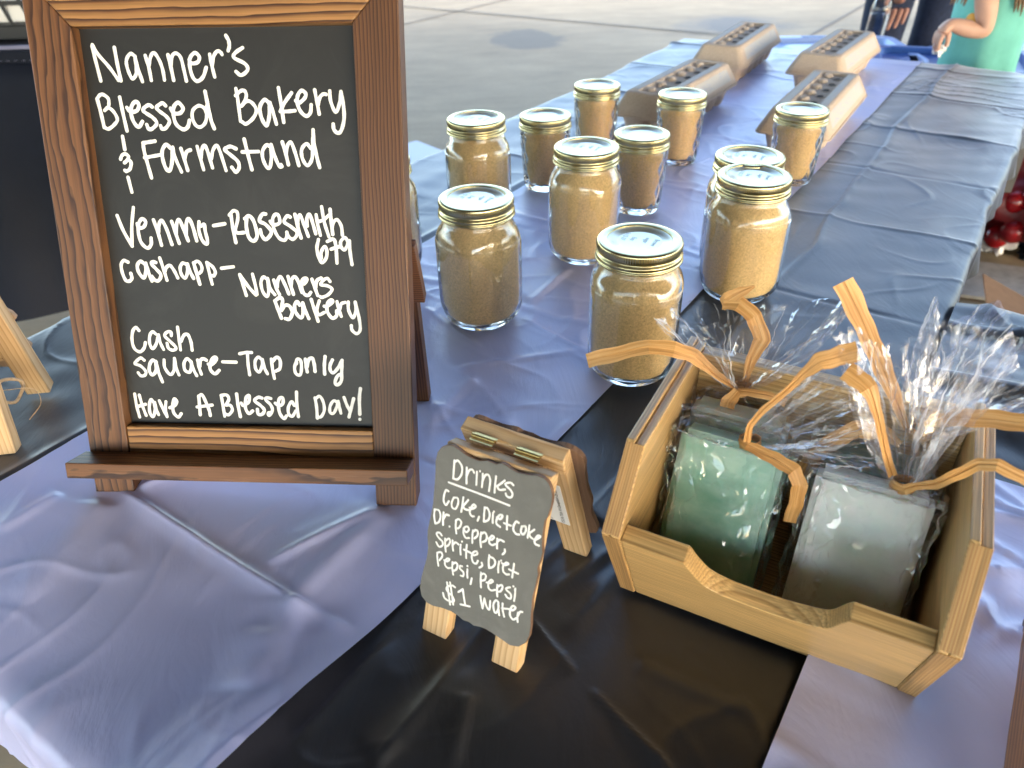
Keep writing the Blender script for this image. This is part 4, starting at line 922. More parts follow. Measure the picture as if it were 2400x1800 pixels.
def egg_carton(label, cx, cy, rz, first={}):
    t = thing('egg_carton', label, 'egg carton', (cx, cy, 0.005), rz, 'egg cartons')
    L, W_ = 0.288, 0.104
    if first:
        for k, d in first['l']:
            o = bpy.data.objects.new(k, d); COL.objects.link(o); o.parent = t
        return t
    # tray of twelve cups under a flange
    def rrect(l, w, rad, n=8):
        pts = []
        for qx, qy, a0 in ((1, 1, 0), (-1, 1, 90), (-1, -1, 180), (1, -1, 270)):
            for i in range(n): 
                a_ = R(a0 + 90 * i / (n - 1)); pts.append((qx * (l / 2 - rad) + rad * math.cos(a_), qy * (w / 2 - rad) + rad * math.sin(a_)))
        return pts
    bm = bmesh.new()
    for i in range(6):
        for j in (-1, 1):
            x = -L / 2 + 0.012 + (i + 0.5) * (L - 0.024) / 6; y = j * 0.0245
            seg = 20; prof = [(0.0, 0.0), (0.010, 0.0005), (0.0135, 0.004), (0.0175, 0.018), (0.0225, 0.034)]
            rings = [[bm.verts.new((x + r_ * math.copysign(abs(math.cos(k * 6.2832 / seg)) ** .75, math.cos(k * 6.2832 / seg)), y + r_ * math.copysign(abs(math.sin(k * 6.2832 / seg)) ** .75, math.sin(k * 6.2832 / seg)), z)) for k in range(seg)] for r_, z in prof[1:]]
            bm.faces.new(rings[0][::-1])
            for a_, c_ in zip(rings[:-1], rings[1:]):
                for k in range(seg): bm.faces.new((a_[k], a_[(k + 1) % seg], c_[(k + 1) % seg], c_[k]))
    for l, w, z, rad in ((L, W_, 0.0335, 0.012),):
        p_ = rrect(L + .006, W_ + .006, 0.013); a_ = [bm.verts.new((x, y, 0.0335)) for x, y in p_]; c_ = [bm.verts.new((x, y, 0.0365)) for x, y in p_]
        bm.faces.new(a_[::-1]); bm.faces.new(c_)
        for k in range(len(p_)): bm.faces.new((a_[k], a_[(k + 1) % len(p_)], c_[(k + 1) % len(p_)], c_[k]))
    bm_obj('tray', bm, M['pulp'], t, smooth=True, sharp=50)
    # lid: tapered walls, two long shoulders and a sunken strip with windows along the middle
    rings = []
    for l, w, z, rad in ((L + .003, W_ + .003, 0.0368, 0.012), (L, W_, 0.042, 0.012), (L - 0.022, W_ - 0.026, 0.066, 0.010), (L - 0.026, W_ - 0.030, 0.0690, 0.009), (L - 0.032, W_ - 0.036, 0.0700, 0.008)):
        rings.append([(x, y, z) for x, y in rrect(l, w, rad)])
    for l, w, z, rad in ((L - 0.050, 0.042, 0.0700, 0.004), (L - 0.054, 0.038, 0.0680, 0.004), (L - 0.057, 0.035, 0.0652, 0.004)):
        rings.append([(x, y, z) for x, y in rrect(l, w, rad)])
    loft('lid', rings, M['pulp'], t, cap0=False, sharp=40)
    M['dark_disc'] = M.get('dark_disc') or plain('carton_window_shade', (0.012, 0.011, 0.010), 0.9)
    # sunken strip: pulp bumps, and closed discs with the windows' shade painted near-black
    for i in range(6):
        for j in (-1, 1):
            x = -L / 2 + 0.044 + i * (L - 0.088) / 5 + (0.006 if j > 0 else -0.006); sg = 16; bm = bmesh.new(); dark_disc = j < 0
            r0, r1 = (0.0105, 0.0075) if dark_disc else (0.0115, 0.0080); zz = ((1.0, 0.0653), (0.9, 0.0664), (0.72, 0.0660), (0.70, 0.0655)) if dark_disc else ((1.0, 0.0653), (0.86, 0.0684), (0.6, 0.0700), (0.3, 0.0704))
            rg = [[bm.verts.new((x + r0 * k_ * math.cos(k * 6.2832 / sg), j * 0.0085 + r1 * k_ * math.sin(k * 6.2832 / sg), z_)) for k in range(sg)] for k_, z_ in zz]
            for a_, c_ in zip(rg[:-1], rg[1:]):
                for k in range(sg): bm.faces.new((a_[k], a_[(k + 1) % sg], c_[(k + 1) % sg], c_[k]))
            bm.faces.new(rg[-1])
            o = bm_obj('dark_window_disc' if dark_disc else 'pulp_bump', bm, M['dark_disc'] if dark_disc else M['pulp'], t, smooth=True, sharp=40)
            if dark_disc:
                o.data.materials.append(M['pulp']); o.data.polygons.foreach_set('material_index', [1] * (len(o.data.polygons) - 1) + [0])
    for s in (-1, 1):
        # printed paper bands on the shoulder and the sloping wall
        y0, y1 = 0.0222, 0.0332
        V = [(-L / 2 + .034, s * y0, 0.0704), (L / 2 - .034, s * y0, 0.0704), (L / 2 - .034, s * y1, 0.0704), (-L / 2 + .034, s * y1, 0.0704)]
        g = [(v_[0], v_[1] * s, 0) for v_ in V]; mesh_obj('label', V, [(0, 1, 2, 3)] if s > 0 else [(3, 2, 1, 0)], M['label'], t, False, gc=g)
        ya, za, yb_, zb = W_ / 2 - 0.0012, 0.0446, W_ / 2 - 0.0116, 0.0639
        V = [(-L / 2 + .030, s * ya, za), (L / 2 - .030, s * ya, za), (L / 2 - .034, s * yb_, zb), (-L / 2 + .034, s * yb_, zb)]
        g = [(v_[0] + .5, (v_[2]) * 1.3, 0) for v_ in V]; mesh_obj('label', V, [(0, 1, 2, 3)] if s < 0 else [(3, 2, 1, 0)], M['label'], t, False, gc=g)
    first['l'] = [(c.name.split('.')[0], c.data) for c in t.children]; return t
egg_carton('pulp egg carton at the back left, its far end next to the bare concrete', 0.490, 1.700, R(59))
egg_carton('pulp egg carton at the back right, in front of the blue totes', 0.655, 1.595, R(55))
egg_carton('pulp egg carton behind the two quilted jars at the left', 0.2985, 1.357, R(55.4))
egg_carton('pulp egg carton nearest the camera at the right, behind one quilted jar', 0.4975, 1.251, R(58))

# ------------------------------------------------------------------ bamboo crate
BX, BY, BT, BWD = 0.0660, 0.3278, -0.498, 0.1742
BZ = 0.0062
crate = thing('bamboo_crate', 'open bamboo crate with a scooped front holding soaps in clear bags', 'crate', (BX, BY, BZ), BT)
bf = LocalFrame((BX, BY, BZ), BT)
bxX, bxY, bxZ = np.eye(3); D1, H1, Y2, H2, DP = 0.0425, 0.0880, -0.0115, 0.1310, 0.105
side = [(0.0, 0.0), (-D1, H1), (Y2, H2), (DP, H2), (DP, 0.0)]
ST = 0.0104
def side_panel(x0):
    # two laminated halves with a narrow groove along the top edge
    prism('side_panel', side, (x0, 0, 0), bxY, bxZ, bxX, ST * 0.46, M['bamboo'], crate, 0.0007, 0)
    prism('side_panel', [(y * 1.0, z * 0.985) if z > .1 else (y, z) for y, z in side], (x0 + ST * 0.46 + .0004, 0, 0), bxY, bxZ, bxX, ST * 0.54 - .0004, M['bamboo'], crate, 0.0007, 0)
side_panel(0.0); side_panel(BWD - ST)
# end-grain strips on the slanted front edges
for x0 in (0.0, BWD - ST):
    d1 = np.array([0, -D1, H1]); L1 = np.linalg.norm(d1); d1 /= L1; n1_ = np.array([0, -H1, -D1]) / math.hypot(H1, D1)
    prism('end_grain', rect(0.0006, 0.001, ST - .0006, L1 - .001), np.array([x0, 0, 0]), bxX, d1, n1_, 0.0006, M['bamboo_end'], crate, 0, 1)
    d2 = np.array([0, Y2 + D1, H2 - H1]); L2 = np.linalg.norm(d2); d2 /= L2; n2_ = np.array([0, -(H2 - H1), Y2 + D1]) / L2
    prism('end_grain', rect(0.0006, 0.001, ST - .0006, L2 - .0016), np.array([x0, -D1, H1]), bxX, d2, n2_, 0.0006, M['bamboo_end'], crate, 0, 1)
# scooped front panel, leaning outwards
d1 = np.array([0, -D1 * 0.965, H1 * 0.965]); L1 = np.linalg.norm(d1); d1 /= L1; nin = np.array([0, H1, D1]) / math.hypot(H1, D1)
xa, xb = ST + .0003, BWD - ST - .0003
fp0 = np.array([0, 0.0003, 0.0])
top = []
for px, py in ((398, 1104), (415, 1132), (440, 1166), (470, 1200), (510, 1226), (560, 1250), (620, 1272), (700, 1300), (780, 1324), (860, 1344), (915, 1354), (945, 1352), (975, 1338), (1005, 1322), (1032, 1311)):
    q = bf.hit(1350 + .633 * px, 600 + .633 * py, fp0, nin) - fp0; top.append((q[0], q @ d1))
sh_ = (L1 - top[0][1]); top = [(x, min(L1 - .0002, y + (L1 - top[-1][1]) * max(0, (x - .043) / .084) + sh_ * max(0, 1 - (x - .043) / .084))) for x, y in top]
top = [(x, L1 - (L1 - y) * 0.80) for x, y in top]
top = [tuple(q) for q in catmull([np.array(q) for q in top], 3)]
top = [(xa, L1), (top[0][0] - .0004, L1)] + top[1:-1] + [(top[-1][0] + .0004, L1), (xb, L1)]
prism('front_panel', [(xa, 0.0)] + top + [(xb, 0.0)], fp0, bxX, d1, nin, 0.0105, M['bamboo'], crate, 0.0006, 0)
prism('back_panel', rect(xa, 0.0, xb, H2 - .004), (0, DP - 0.012, 0), bxX, bxZ, bxY, 0.0115, M['bamboo'], crate, 0.0007, 0)
prism('floor_panel', rect(xa, 0.013, xb, DP - .0125), (0, 0, 0.002), bxX, bxY, bxZ, 0.008, M['bamboo'], crate, 0.0004, 0)

# ------------------------------------------------------------------ soaps in clear bags, tied with raffia
def soapmat(name, c0, c1):
    m, nt, b = newmat(name); co = objco(nt); v = noise(nt, mapv(nt, co, (1, 1, 1.6)), 26, 4, 0.6)
    nt.links.new(ramp(nt, v, [(0.35, c0), (0.65, c1)]), b.inputs['Base Color']); b.inputs['Roughness'].default_value = 0.42
    b.inputs['Subsurface Weight'].default_value = 0.75; b.inputs['Subsurface Radius'].default_value = (0.012, 0.017, 0.014); b.inputs['Subsurface Scale'].default_value = 1.0
    bump(nt, noise(nt, co, 220, 3), 0.2, 0.0004, b); return m
M['soap_green'] = soapmat('green_soap', (0.20, 0.43, 0.32), (0.42, 0.62, 0.52))
M['soap_pale'] = soapmat('pale_soap', (0.74, 0.80, 0.73), (0.86, 0.89, 0.84))
M['soap_teal'] = soapmat('pale_teal_soap', (0.50, 0.66, 0.63), (0.64, 0.76, 0.73))
M['soap_dark'] = soapmat('dark_green_soap', (0.10, 0.19, 0.15), (0.17, 0.27, 0.22))
def filmmat(nm, facets, lines, lo, hi, wrapc=None, warp=0.022, gloss=False):
    m = bpy.data.materials.new(nm); m.use_nodes = True; nt = m.node_tree; nt.nodes.clear()
    out = nt.nodes.new('ShaderNodeOutputMaterial'); tr = N(nt, 'ShaderNodeBsdfTransparent'); tr.inputs[0].default_value = (0.975, 0.975, 0.985, 1)
    gl = N(nt, 'ShaderNodeBsdfGlossy'); gl.inputs['Roughness'].default_value = 0.03; gl.inputs['Color'].default_value = (1, 1, 1, 1)
    df = N(nt, 'ShaderNodeBsdfTranslucent'); df.inputs[0].default_value = (0.9, 0.9, 0.92, 1)
    fz = N(nt, 'ShaderNodeFresnel'); fz.inputs['IOR'].default_value = 1.55
    mr = N(nt, 'ShaderNodeMapRange'); mr.inputs[1].default_value = 0.0; mr.inputs[2].default_value = 0.6; mr.inputs[3].default_value = lo; mr.inputs[4].default_value = hi
    nt.links.new(fz.outputs[0], mr.inputs[0])
    mx = N(nt, 'ShaderNodeMixShader'); nt.links.new(mr.outputs[0], mx.inputs[0]); nt.links.new(tr.outputs[0], mx.inputs[1]); nt.links.new(gl.outputs[0], mx.inputs[2])
    mx2 = N(nt, 'ShaderNodeMixShader'); mx2.inputs[0].default_value = 0.010; nt.links.new(mx.outputs[0], mx2.inputs[1]); nt.links.new(df.outputs[0], mx2.inputs[2])
    co = objco(nt)
    if wrapc: co = mapv(nt, N(nt, 'ShaderNodeAttribute', attribute_name='gc').outputs['Vector'], wrapc)
    # crumpled film: every crease cell is a small flat facet with its own tilt
    dn = N(nt, 'ShaderNodeTexNoise'); dn.inputs['Scale'].default_value = 60; dn.inputs['Detail'].default_value = 2; nt.links.new(co, dn.inputs['Vector'])
    va = N(nt, 'ShaderNodeVectorMath', operation='MULTIPLY_ADD'); nt.links.new(dn.outputs['Color'], va.inputs[0]); va.inputs[1].default_value = (warp,) * 3; nt.links.new(co, va.inputs[2])
    geo = N(nt, 'ShaderNodeNewGeometry'); last = geo.outputs['Normal']
    for sc_, k in facets:
        vo = N(nt, 'ShaderNodeTexVoronoi'); vo.inputs['Scale'].default_value = sc_; nt.links.new(mapv(nt, va.outputs[0], (1.25, 1.0, 0.55)), vo.inputs['Vector'])
        sb = N(nt, 'ShaderNodeVectorMath', operation='SUBTRACT'); nt.links.new(vo.outputs['Color'], sb.inputs[0]); sb.inputs[1].default_value = (0.5, 0.5, 0.5)
        ml = N(nt, 'ShaderNodeVectorMath', operation='MULTIPLY_ADD'); nt.links.new(sb.outputs[0], ml.inputs[0]); ml.inputs[1].default_value = (k, k, k); nt.links.new(last, ml.inputs[2]); last = ml.outputs[0]
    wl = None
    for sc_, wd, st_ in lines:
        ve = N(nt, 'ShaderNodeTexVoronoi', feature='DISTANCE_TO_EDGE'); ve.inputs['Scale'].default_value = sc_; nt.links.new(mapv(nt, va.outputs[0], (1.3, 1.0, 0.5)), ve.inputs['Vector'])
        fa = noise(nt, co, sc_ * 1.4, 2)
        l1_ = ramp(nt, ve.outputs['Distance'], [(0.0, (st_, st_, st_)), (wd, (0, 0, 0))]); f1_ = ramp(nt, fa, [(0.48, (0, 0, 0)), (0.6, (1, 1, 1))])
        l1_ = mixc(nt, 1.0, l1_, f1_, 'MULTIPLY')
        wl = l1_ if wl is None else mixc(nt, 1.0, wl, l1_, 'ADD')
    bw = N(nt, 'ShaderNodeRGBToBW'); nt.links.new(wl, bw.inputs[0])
    df2 = N(nt, 'ShaderNodeBsdfDiffuse'); df2.inputs[0].default_value = (0.85, 0.85, 0.86, 1)  # flare creases: whitened film, plus glints put in as diffuse white lines
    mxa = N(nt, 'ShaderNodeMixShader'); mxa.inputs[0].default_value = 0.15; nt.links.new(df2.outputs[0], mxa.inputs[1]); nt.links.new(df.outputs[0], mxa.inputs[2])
    if gloss:
        hb_ = None
        for sc_, wd, st_ in lines:
            ve = N(nt, 'ShaderNodeTexVoronoi', feature='DISTANCE_TO_EDGE'); ve.inputs['Scale'].default_value = sc_; nt.links.new(mapv(nt, va.outputs[0], (1.3, 1.0, 0.5)), ve.inputs['Vector'])
            h_ = ramp(nt, ve.outputs['Distance'], [(0.0, (1, 1, 1)), (wd * 1.5, (0, 0, 0))]); hb_ = h_ if hb_ is None else mixc(nt, 1.0, hb_, h_, 'ADD')
        bn_ = N(nt, 'ShaderNodeBump'); bn_.inputs['Strength'].default_value = 1.0; bn_.inputs['Distance'].default_value = 0.0016; nt.links.new(hb_, bn_.inputs['Height'])
        g2 = N(nt, 'ShaderNodeBsdfGlossy'); g2.inputs['Roughness'].default_value = 0.16; g2.inputs['Color'].default_value = (1, 1, 1, 1); nt.links.new(bn_.outputs[0], g2.inputs['Normal'])
        mxa = N(nt, 'ShaderNodeMixShader'); mxa.inputs[0].default_value = 0.5; nt.links.new(tr.outputs[0], mxa.inputs[1]); nt.links.new(g2.outputs[0], mxa.inputs[2])
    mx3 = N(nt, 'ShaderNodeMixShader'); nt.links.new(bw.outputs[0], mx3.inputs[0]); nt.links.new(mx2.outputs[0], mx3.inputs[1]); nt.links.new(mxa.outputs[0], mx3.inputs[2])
    nz = N(nt, 'ShaderNodeVectorMath', operation='NORMALIZE'); nt.links.new(last, nz.inputs[0])
    for s in (gl, fz): nt.links.new(nz.outputs[0], s.inputs['Normal'])
    nt.links.new(mx3.outputs[0], out.inputs[0]); M[nm] = m
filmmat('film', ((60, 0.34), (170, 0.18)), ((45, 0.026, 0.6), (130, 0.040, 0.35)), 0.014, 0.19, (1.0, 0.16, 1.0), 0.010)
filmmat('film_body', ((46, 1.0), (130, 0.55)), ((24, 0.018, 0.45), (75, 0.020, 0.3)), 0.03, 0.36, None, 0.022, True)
m, nt, b = newmat('raffia'); a = N(nt, 'ShaderNodeAttribute', attribute_name='gc').outputs['Vector']
fb = noise(nt, mapv(nt, a, (16, 700, 1)), 1.0, 4, 0.6)
nt.links.new(ramp(nt, fb, [(0.25, (0.36, 0.155, 0.042)), (0.5, (0.62, 0.315, 0.095)), (0.75, (0.80, 0.50, 0.22))]), b.inputs['Base Color']); b.inputs['Roughness'].default_value = 0.55
b.inputs['Subsurface Weight'].default_value = 0.0; bump(nt, fb, 0.5, 0.0005, b); M['raffia'] = m

def superring(cx, cy, cz, a, b_, n_, ex, ang0=0.0):
    P = []
    for k in range(n_):
        t = k * 6.28318 / n_ + ang0; c_, s_ = math.cos(t), math.sin(t)
        P.append([cx + a * math.copysign(abs(c_) ** ex, c_), cy + b_ * math.copysign(abs(s_) ** ex, s_), cz])
    return np.array(P)
def wrapped_soap(label, soapm, c, size, tilt, neck, flare, fw, seed, spread=1.0):
    """c: centre of the bar's base (crate coordinates), size (w, d, h), tilt back; neck point; flare end; half sizes of the flare"""
    w0 = bf.o + np.array([bf.c * c[0] - bf.s * c[1], bf.s * c[0] + bf.c * c[1], c[2]])
    t = thing('wrapped_soap', label, 'soap', w0, BT, 'soaps in clear bags')
    sw, sd, sh = size; c = np.array(c, float); nk = np.array(neck) - c; fl = np.array(flare) - c
    ct, st_ = math.cos(tilt), math.sin(tilt)
    tx = lambda P: np.stack([P[..., 0], P[..., 1] * ct + P[..., 2] * st_, -P[..., 1] * st_ + P[..., 2] * ct], -1)
    bm = bmesh.new(); bmesh.ops.create_cube(bm, size=1, matrix=Matrix.Translation((0, 0, sh / 2)) @ Matrix.Diagonal((sw, sd, sh, 1)))
    bmesh.ops.bevel(bm, geom=bm.edges[:], offset=0.0035, segments=4, affect='EDGES')
    for v_ in bm.verts: q = tx(np.array(v_.co)); v_.co = q
    bm_obj('soap_bar', bm, soapm, t, smooth=True, sharp=60)
    # bag
    n_ = 110; g = np.random.default_rng(seed); rings = []; jit = []
    th = np.arange(n_) * 6.28318 / n_
    pn = Noise(seed + 200, f=1.5, oct_=3); 
    pleat = sum(g.normal() * np.sin(k * th + g.random() * 6.28) / (k ** 0.35) for k in (4, 6, 9, 13, 17, 22, 27)); pleat /= np.abs(pleat).max()
    for z in np.concatenate([[0.0005], np.linspace(0.006, sh + 0.001, 16)]):
        k = z / sh; q = superring(0, 0, z, sw / 2 + 0.0030 + 0.0022 * k + 0.0012 * math.sin(k * 7), sd / 2 + 0.0030 + 0.0030 * k, n_, 0.36)
        rings.append(tx(q)); jit.append(0.0011 + 0.0009 * k)
    top = tx(np.array([[0, 0, sh + 0.002]]))[0]
    for s in np.linspace(0.12, 1, 14):        # shoulders gather into the neck
        ss = s * s * (3 - 2 * s); a_ = (sw / 2 + .003) * (1 - s) ** 0.9 + 0.0042 * s; b2_ = (sd / 2 + .003) * (1 - s) ** 0.75 + 0.0040 * s
        ctr = top * (1 - s) + nk * s; q = superring(0, 0, 0, a_, b2_, n_, 0.32 + 0.62 * s)
        f_ = 1 + 0.42 * pleat * s ** 0.7; q[:, 0] *= f_; q[:, 1] *= f_
        q[:, 2] += 0.006 * (1 - s) * (1 - np.abs(np.cos(th))) * 0; rings.append(q + ctr); jit.append(0.0009 * (1 - s * 0.6))
    ax = fl - nk; L = np.linalg.norm(ax); ax /= L; e1 = np.array([1.0, 0.1, 0]); e1 -= ax * (e1 @ ax); e1 /= np.linalg.norm(e1); e2 = np.cross(ax, e1)
    rim = 1 + 0.16 * sum(g.normal() * np.cos(k * th + g.random() * 6.28) for k in (1, 2, 3, 4)) / 1.6 + 0.10 * np.abs(((th * 2.2 + g.random() * 6) % 1.6) / 1.6 - .5)
    lob = sum(g.normal() * np.sin(k * th + g.random() * 6.28) / k for k in (2, 3, 4)); lob /= np.abs(lob).max()
    for s in np.linspace(0.05, 1, 22):
        aa = 0.0045 + (fw[0] - 0.0045) * s ** 0.85; bb_ = 0.0045 + (fw[1] - 0.0045) * s ** 0.9
        f_ = 1 + (0.50 * (1 - s) + 0.10) * pleat + 0.30 * lob * s
        u_ = aa * np.cos(th) * f_; v_ = bb_ * np.sin(th) * f_
        ln = L * s * (1 + (rim - 1) * s ** 1.5) * (1 + 0.03 * pleat * s)
        q = nk + np.outer(ln, ax) + np.outer(u_, e1) + np.outer(v_, e2) + np.outer(np.cos(th * 2 + seed) * 0.006 * s * s, e2); rings.append(q); jit.append(0.0004 + 0.0003 * s)
    V = np.array(rings); m_ = len(V)
    # crumple: coarse random offsets plus sharp creases
    cr = Noise(seed + 300, f=55, oct_=3, dim=3); cr2 = Noise(seed + 301, f=110, oct_=2, dim=3); cr3 = Noise(seed + 302, f=70, oct_=2, dim=3)
    off = np.stack([1 - 2 * np.abs(cr(V)), 1 - 2 * np.abs(cr2(V)) * .8, 1 - 2 * np.abs(cr3(V))], -1) * 0.5
    V = V + off * np.array(jit)[:, None, None] * 1.25 + g.normal(size=V.shape) * np.array(jit)[:, None, None] * 0.14
    V[0, :, 2] = np.maximum(V[0, :, 2], 0.0)
    F = []
    for i in range(m_ - 1):
        for k in range(n_):
            k2 = (k + 1) % n_; a_, b3, c_, d_ = i * n_ + k, i * n_ + k2, (i + 1) * n_ + k2, (i + 1) * n_ + k
            if (i + k) % 2: F += [(a_, b3, c_), (a_, c_, d_)]
            else: F += [(a_, b3, d_), (b3, c_, d_)]
    F.append(tuple(range(n_))[::-1])
    vv = np.concatenate([[0], np.cumsum(np.linalg.norm(np.diff(V.mean(1), axis=0), axis=1))])
    G = np.zeros((m_, n_, 3)); G[..., 0] = (th / 6.28318 * 0.22)[None, :] + seed; G[..., 1] = vv[:, None]; 
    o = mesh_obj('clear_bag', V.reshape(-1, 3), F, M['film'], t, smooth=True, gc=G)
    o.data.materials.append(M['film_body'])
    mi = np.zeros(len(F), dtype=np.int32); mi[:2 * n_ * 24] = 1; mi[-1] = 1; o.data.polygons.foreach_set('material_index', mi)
    try: o.data.set_sharp_from_angle(angle=R(48))
    except Exception: pass
    return t, c
def ribbon(root, c, pts, w, name='raffia_tie', twist=0.15, sub=7):
    """pts: (px in crop, py, crate-depth Y, width factor); the strip follows the photo's path at its own depth inside the crate"""
    P = []; W_ = []
    for px, py, Y, k in pts:
        P.append(bf.hit(1350 + .633 * px, 600 + .633 * py, (0, Y + 0.024, 0), (0, 1, 0)) - c); W_.append(k)
    return strip(root, P, W_, w, name, twist, sub)
def strip(root, P, W_, w, name='raffia_tie', twist=0.15, sub=7):
    K_ = [np.append(p, k) for p, k in zip(P, W_)]; Q = np.array(catmull(K_, sub)); Ln = []
    for i_ in range(len(K_) - 1): Ln += [K_[i_] + (K_[i_ + 1] - K_[i_]) * t_ / sub for t_ in range(sub)]
    Ln.append(K_[-1]); Q = 0.15 * Q + 0.85 * np.array(Ln) if len(Ln) == len(Q) else Q; C_ = Q[:, :3]; kw = np.maximum(Q[:, 3], 0.12); V = []; G = []; s_ = 0.0
    eye = bf.vec(EYE - bf.o)
    T = np.gradient(C_, axis=0); T /= np.linalg.norm(T, axis=1)[:, None] + 1e-9
    for i in range(len(C_)):
        n_ = np.array([0.1, -0.75, 0.65]); n_ = n_ + twist * np.array([math.sin(i * 0.35), 0, math.cos(i * 0.22)]); n_ -= T[i] * (n_ @ T[i]); n_ /= np.linalg.norm(n_) + 1e-9
        x_ = np.cross(T[i], n_); 
        if i: s_ += np.linalg.norm(C_[i] - C_[i - 1])
        for e, d in ((-1, 0.0), (-0.5, 0.0001), (0.05, -0.0001 - 0.0010 * (1 - min(1, kw[i]))), (0.1, 0.0002), (1, 0.0)):
            V.append(C_[i] + x_ * (w / 2 * kw[i] * e * (1 + 0.07 * math.sin(i * .8 + e * 2))) + n_ * d); G.append((s_, e * w * .5, len(bpy.data.objects) * .37))
    o = mesh_obj(name, V, grid_faces(len(C_), 5), M['raffia'], root, False, gc=G)
    sd_ = o.modifiers.new('Thick', 'SOLIDIFY'); sd_.thickness = 0.00015; return o
def knot(root, nk, c, r_=0.0062, turns=1.5):
    P = []; W_ = []
    for i in range(int(22 * turns)):
        a_ = i / 22 * 6.283 + 2.2; P.append(np.array(nk) - c + np.array([r_ * math.cos(a_), r_ * math.sin(a_), 0.0012 * math.sin(a_ * 1.3) + 0.0007 * i / 22])); W_.append(1)
    Q = np.array(P); V = []; G = []
    for i, p_ in enumerate(Q):
        for h_, d_ in ((-1, 0), (-.4, .0005), (.3, -.0002), (1, 0)):
            rad = np.array([math.cos(i / 22 * 6.283 + 2.2), math.sin(i / 22 * 6.283 + 2.2), 0]); V.append(p_ + np.array([0, 0, 0.0026 * h_]) + rad * d_); G.append((i * .002, h_ * .0026, 3.3))
    o = mesh_obj('raffia_tie', V, grid_faces(len(Q), 4), M['raffia'], root, True, gc=G); sd_ = o.modifiers.new('Thick', 'SOLIDIFY'); sd_.thickness = 0.0005
def hp(px, py, Y): return tuple(bf.hit(1350 + .633 * px, 600 + .633 * py, (0, Y, 0), (0, 1, 0)))
NA, NBL, NB, ND = hp(642, 690, .046), hp(610, 495, .084), hp(1212, 848, .046), hp(1275, 655, .086)
rA, cA = wrapped_soap('mint green soap in a tied clear bag, front left inside the bamboo crate', M['soap_green'], (0.0470, 0.014, 0.0105), (0.060, 0.022, 0.100), 0.36, NA, hp(1010, 575, .052), (0.028, 0.020), 5)
rL, cL = wrapped_soap('pale teal soap in a tied clear bag, back left inside the bamboo crate', M['soap_teal'], (0.044, 0.062, 0.0105), (0.058, 0.022, 0.096), 0.12, NBL, hp(640, 215, .092), (0.052, 0.030), 17)
rB, cB = wrapped_soap('whitish soap in a tied clear bag, front right inside the bamboo crate', M['soap_pale'], (0.1245, 0.013, 0.0105), (0.060, 0.023, 0.098), 0.36, NB, hp(1268, 345, .056), (0.037, 0.024), 29)
rD, cD = wrapped_soap('dark green soap in a tied clear bag, back right inside the bamboo crate', M['soap_dark'], (0.122, 0.062, 0.0105), (0.056, 0.022, 0.092), 0.12, ND, hp(1560, 345, .092), (0.040, 0.025), 43)
for r_, nk, c in ((rA, NA, cA), (rL, NBL, cL), (rB, NB, cB), (rD, ND, cD)): knot(r_, nk, c)
RW = 0.0096
ribbon(rL, cL, [(600, 492, .056, .35), (520, 440, .054, .5), (440, 372, .05, .9), (365, 345, .046, 1), (270, 335, .044, .95), (150, 362, .042, 1), (42, 388, .04, 1)], RW)
ribbon(rL, cL, [(620, 486, .066, .3), (650, 380, .068, .7), (690, 310, .070, 1), (660, 225, .072, 1), (605, 175, .074, 1), (545, 172, .075, .9)], RW)
ribbon(rL, cL, [(540, 178, .0755, .9), (580, 150, .076, .9), (625, 128, .077, .55), (662, 112, .078, .12)], RW, twist=.5)
ribbon(rL, cL, [(600, 500, .052, .4), (660, 508, .050, .5), (720, 520, .049, .5), (778, 542, .049, .6)], RW)
ribbon(rL, cL, [(600, 500, .050, .6), (565, 540, .049, .9), (548, 600, .049, 1), (540, 645, .050, 1)], RW)
ribbon(rA, cA, [(632, 690, .013, .45), (645, 625, .013, .35), (700, 565, .014, .4), (780, 500, .016, .35), (840, 440, .018, .5), (900, 392, .020, .95), (970, 372, .022, 1.05), (1045, 350, .024, 1.1)], RW)
ribbon(rA, cA, [(632, 700, .012, .55), (690, 728, .010, .7), (750, 758, .007, .8), (808, 795, .004, .8), (828, 850, .002, .85), (815, 915, .001, .8), (790, 985, .001, .75)], RW)
ribbon(rB, cB, [(1172, 815, .012, .5), (1145, 720, .012, .45), (1125, 620, .012, .45), (1105, 545, .013, .6), (1085, 490, .014, .95), (1045, 455, .016, 1.05), (1000, 425, .018, 1.1)], RW)
ribbon(rB, cB, [(1215, 865, .010, .6), (1260, 852, .008, .4), (1330, 846, .006, .5), (1410, 810, .004, .6), (1490, 772, .002, .6), (1560, 775, .0, .65), (1640, 815, -.002, .6), (1700, 842, -.003, .6)], RW)
ribbon(rD, cD, [(1225, 640, .060, .35), (1180, 520, .060, .7), (1130, 400, .062, 1), (1085, 300, .064, 1), (1040, 200, .066, 1.1), (990, 95, .068, 1.1)], RW * 1.1)
ribbon(rD, cD, [(1290, 625, .055, .4), (1360, 605, .052, .8), (1450, 598, .048, 1), (1560, 605, .044, 1), (1690, 622, .040, 1)], RW)
ribbon(rD, cD, [(1200, 700, .045, .4), (1150, 660, .044, .8), (1045, 640, .043, 1), (960, 680, .042, 1), (880, 745, .040, 1), (820, 830, .038, .9)], RW)
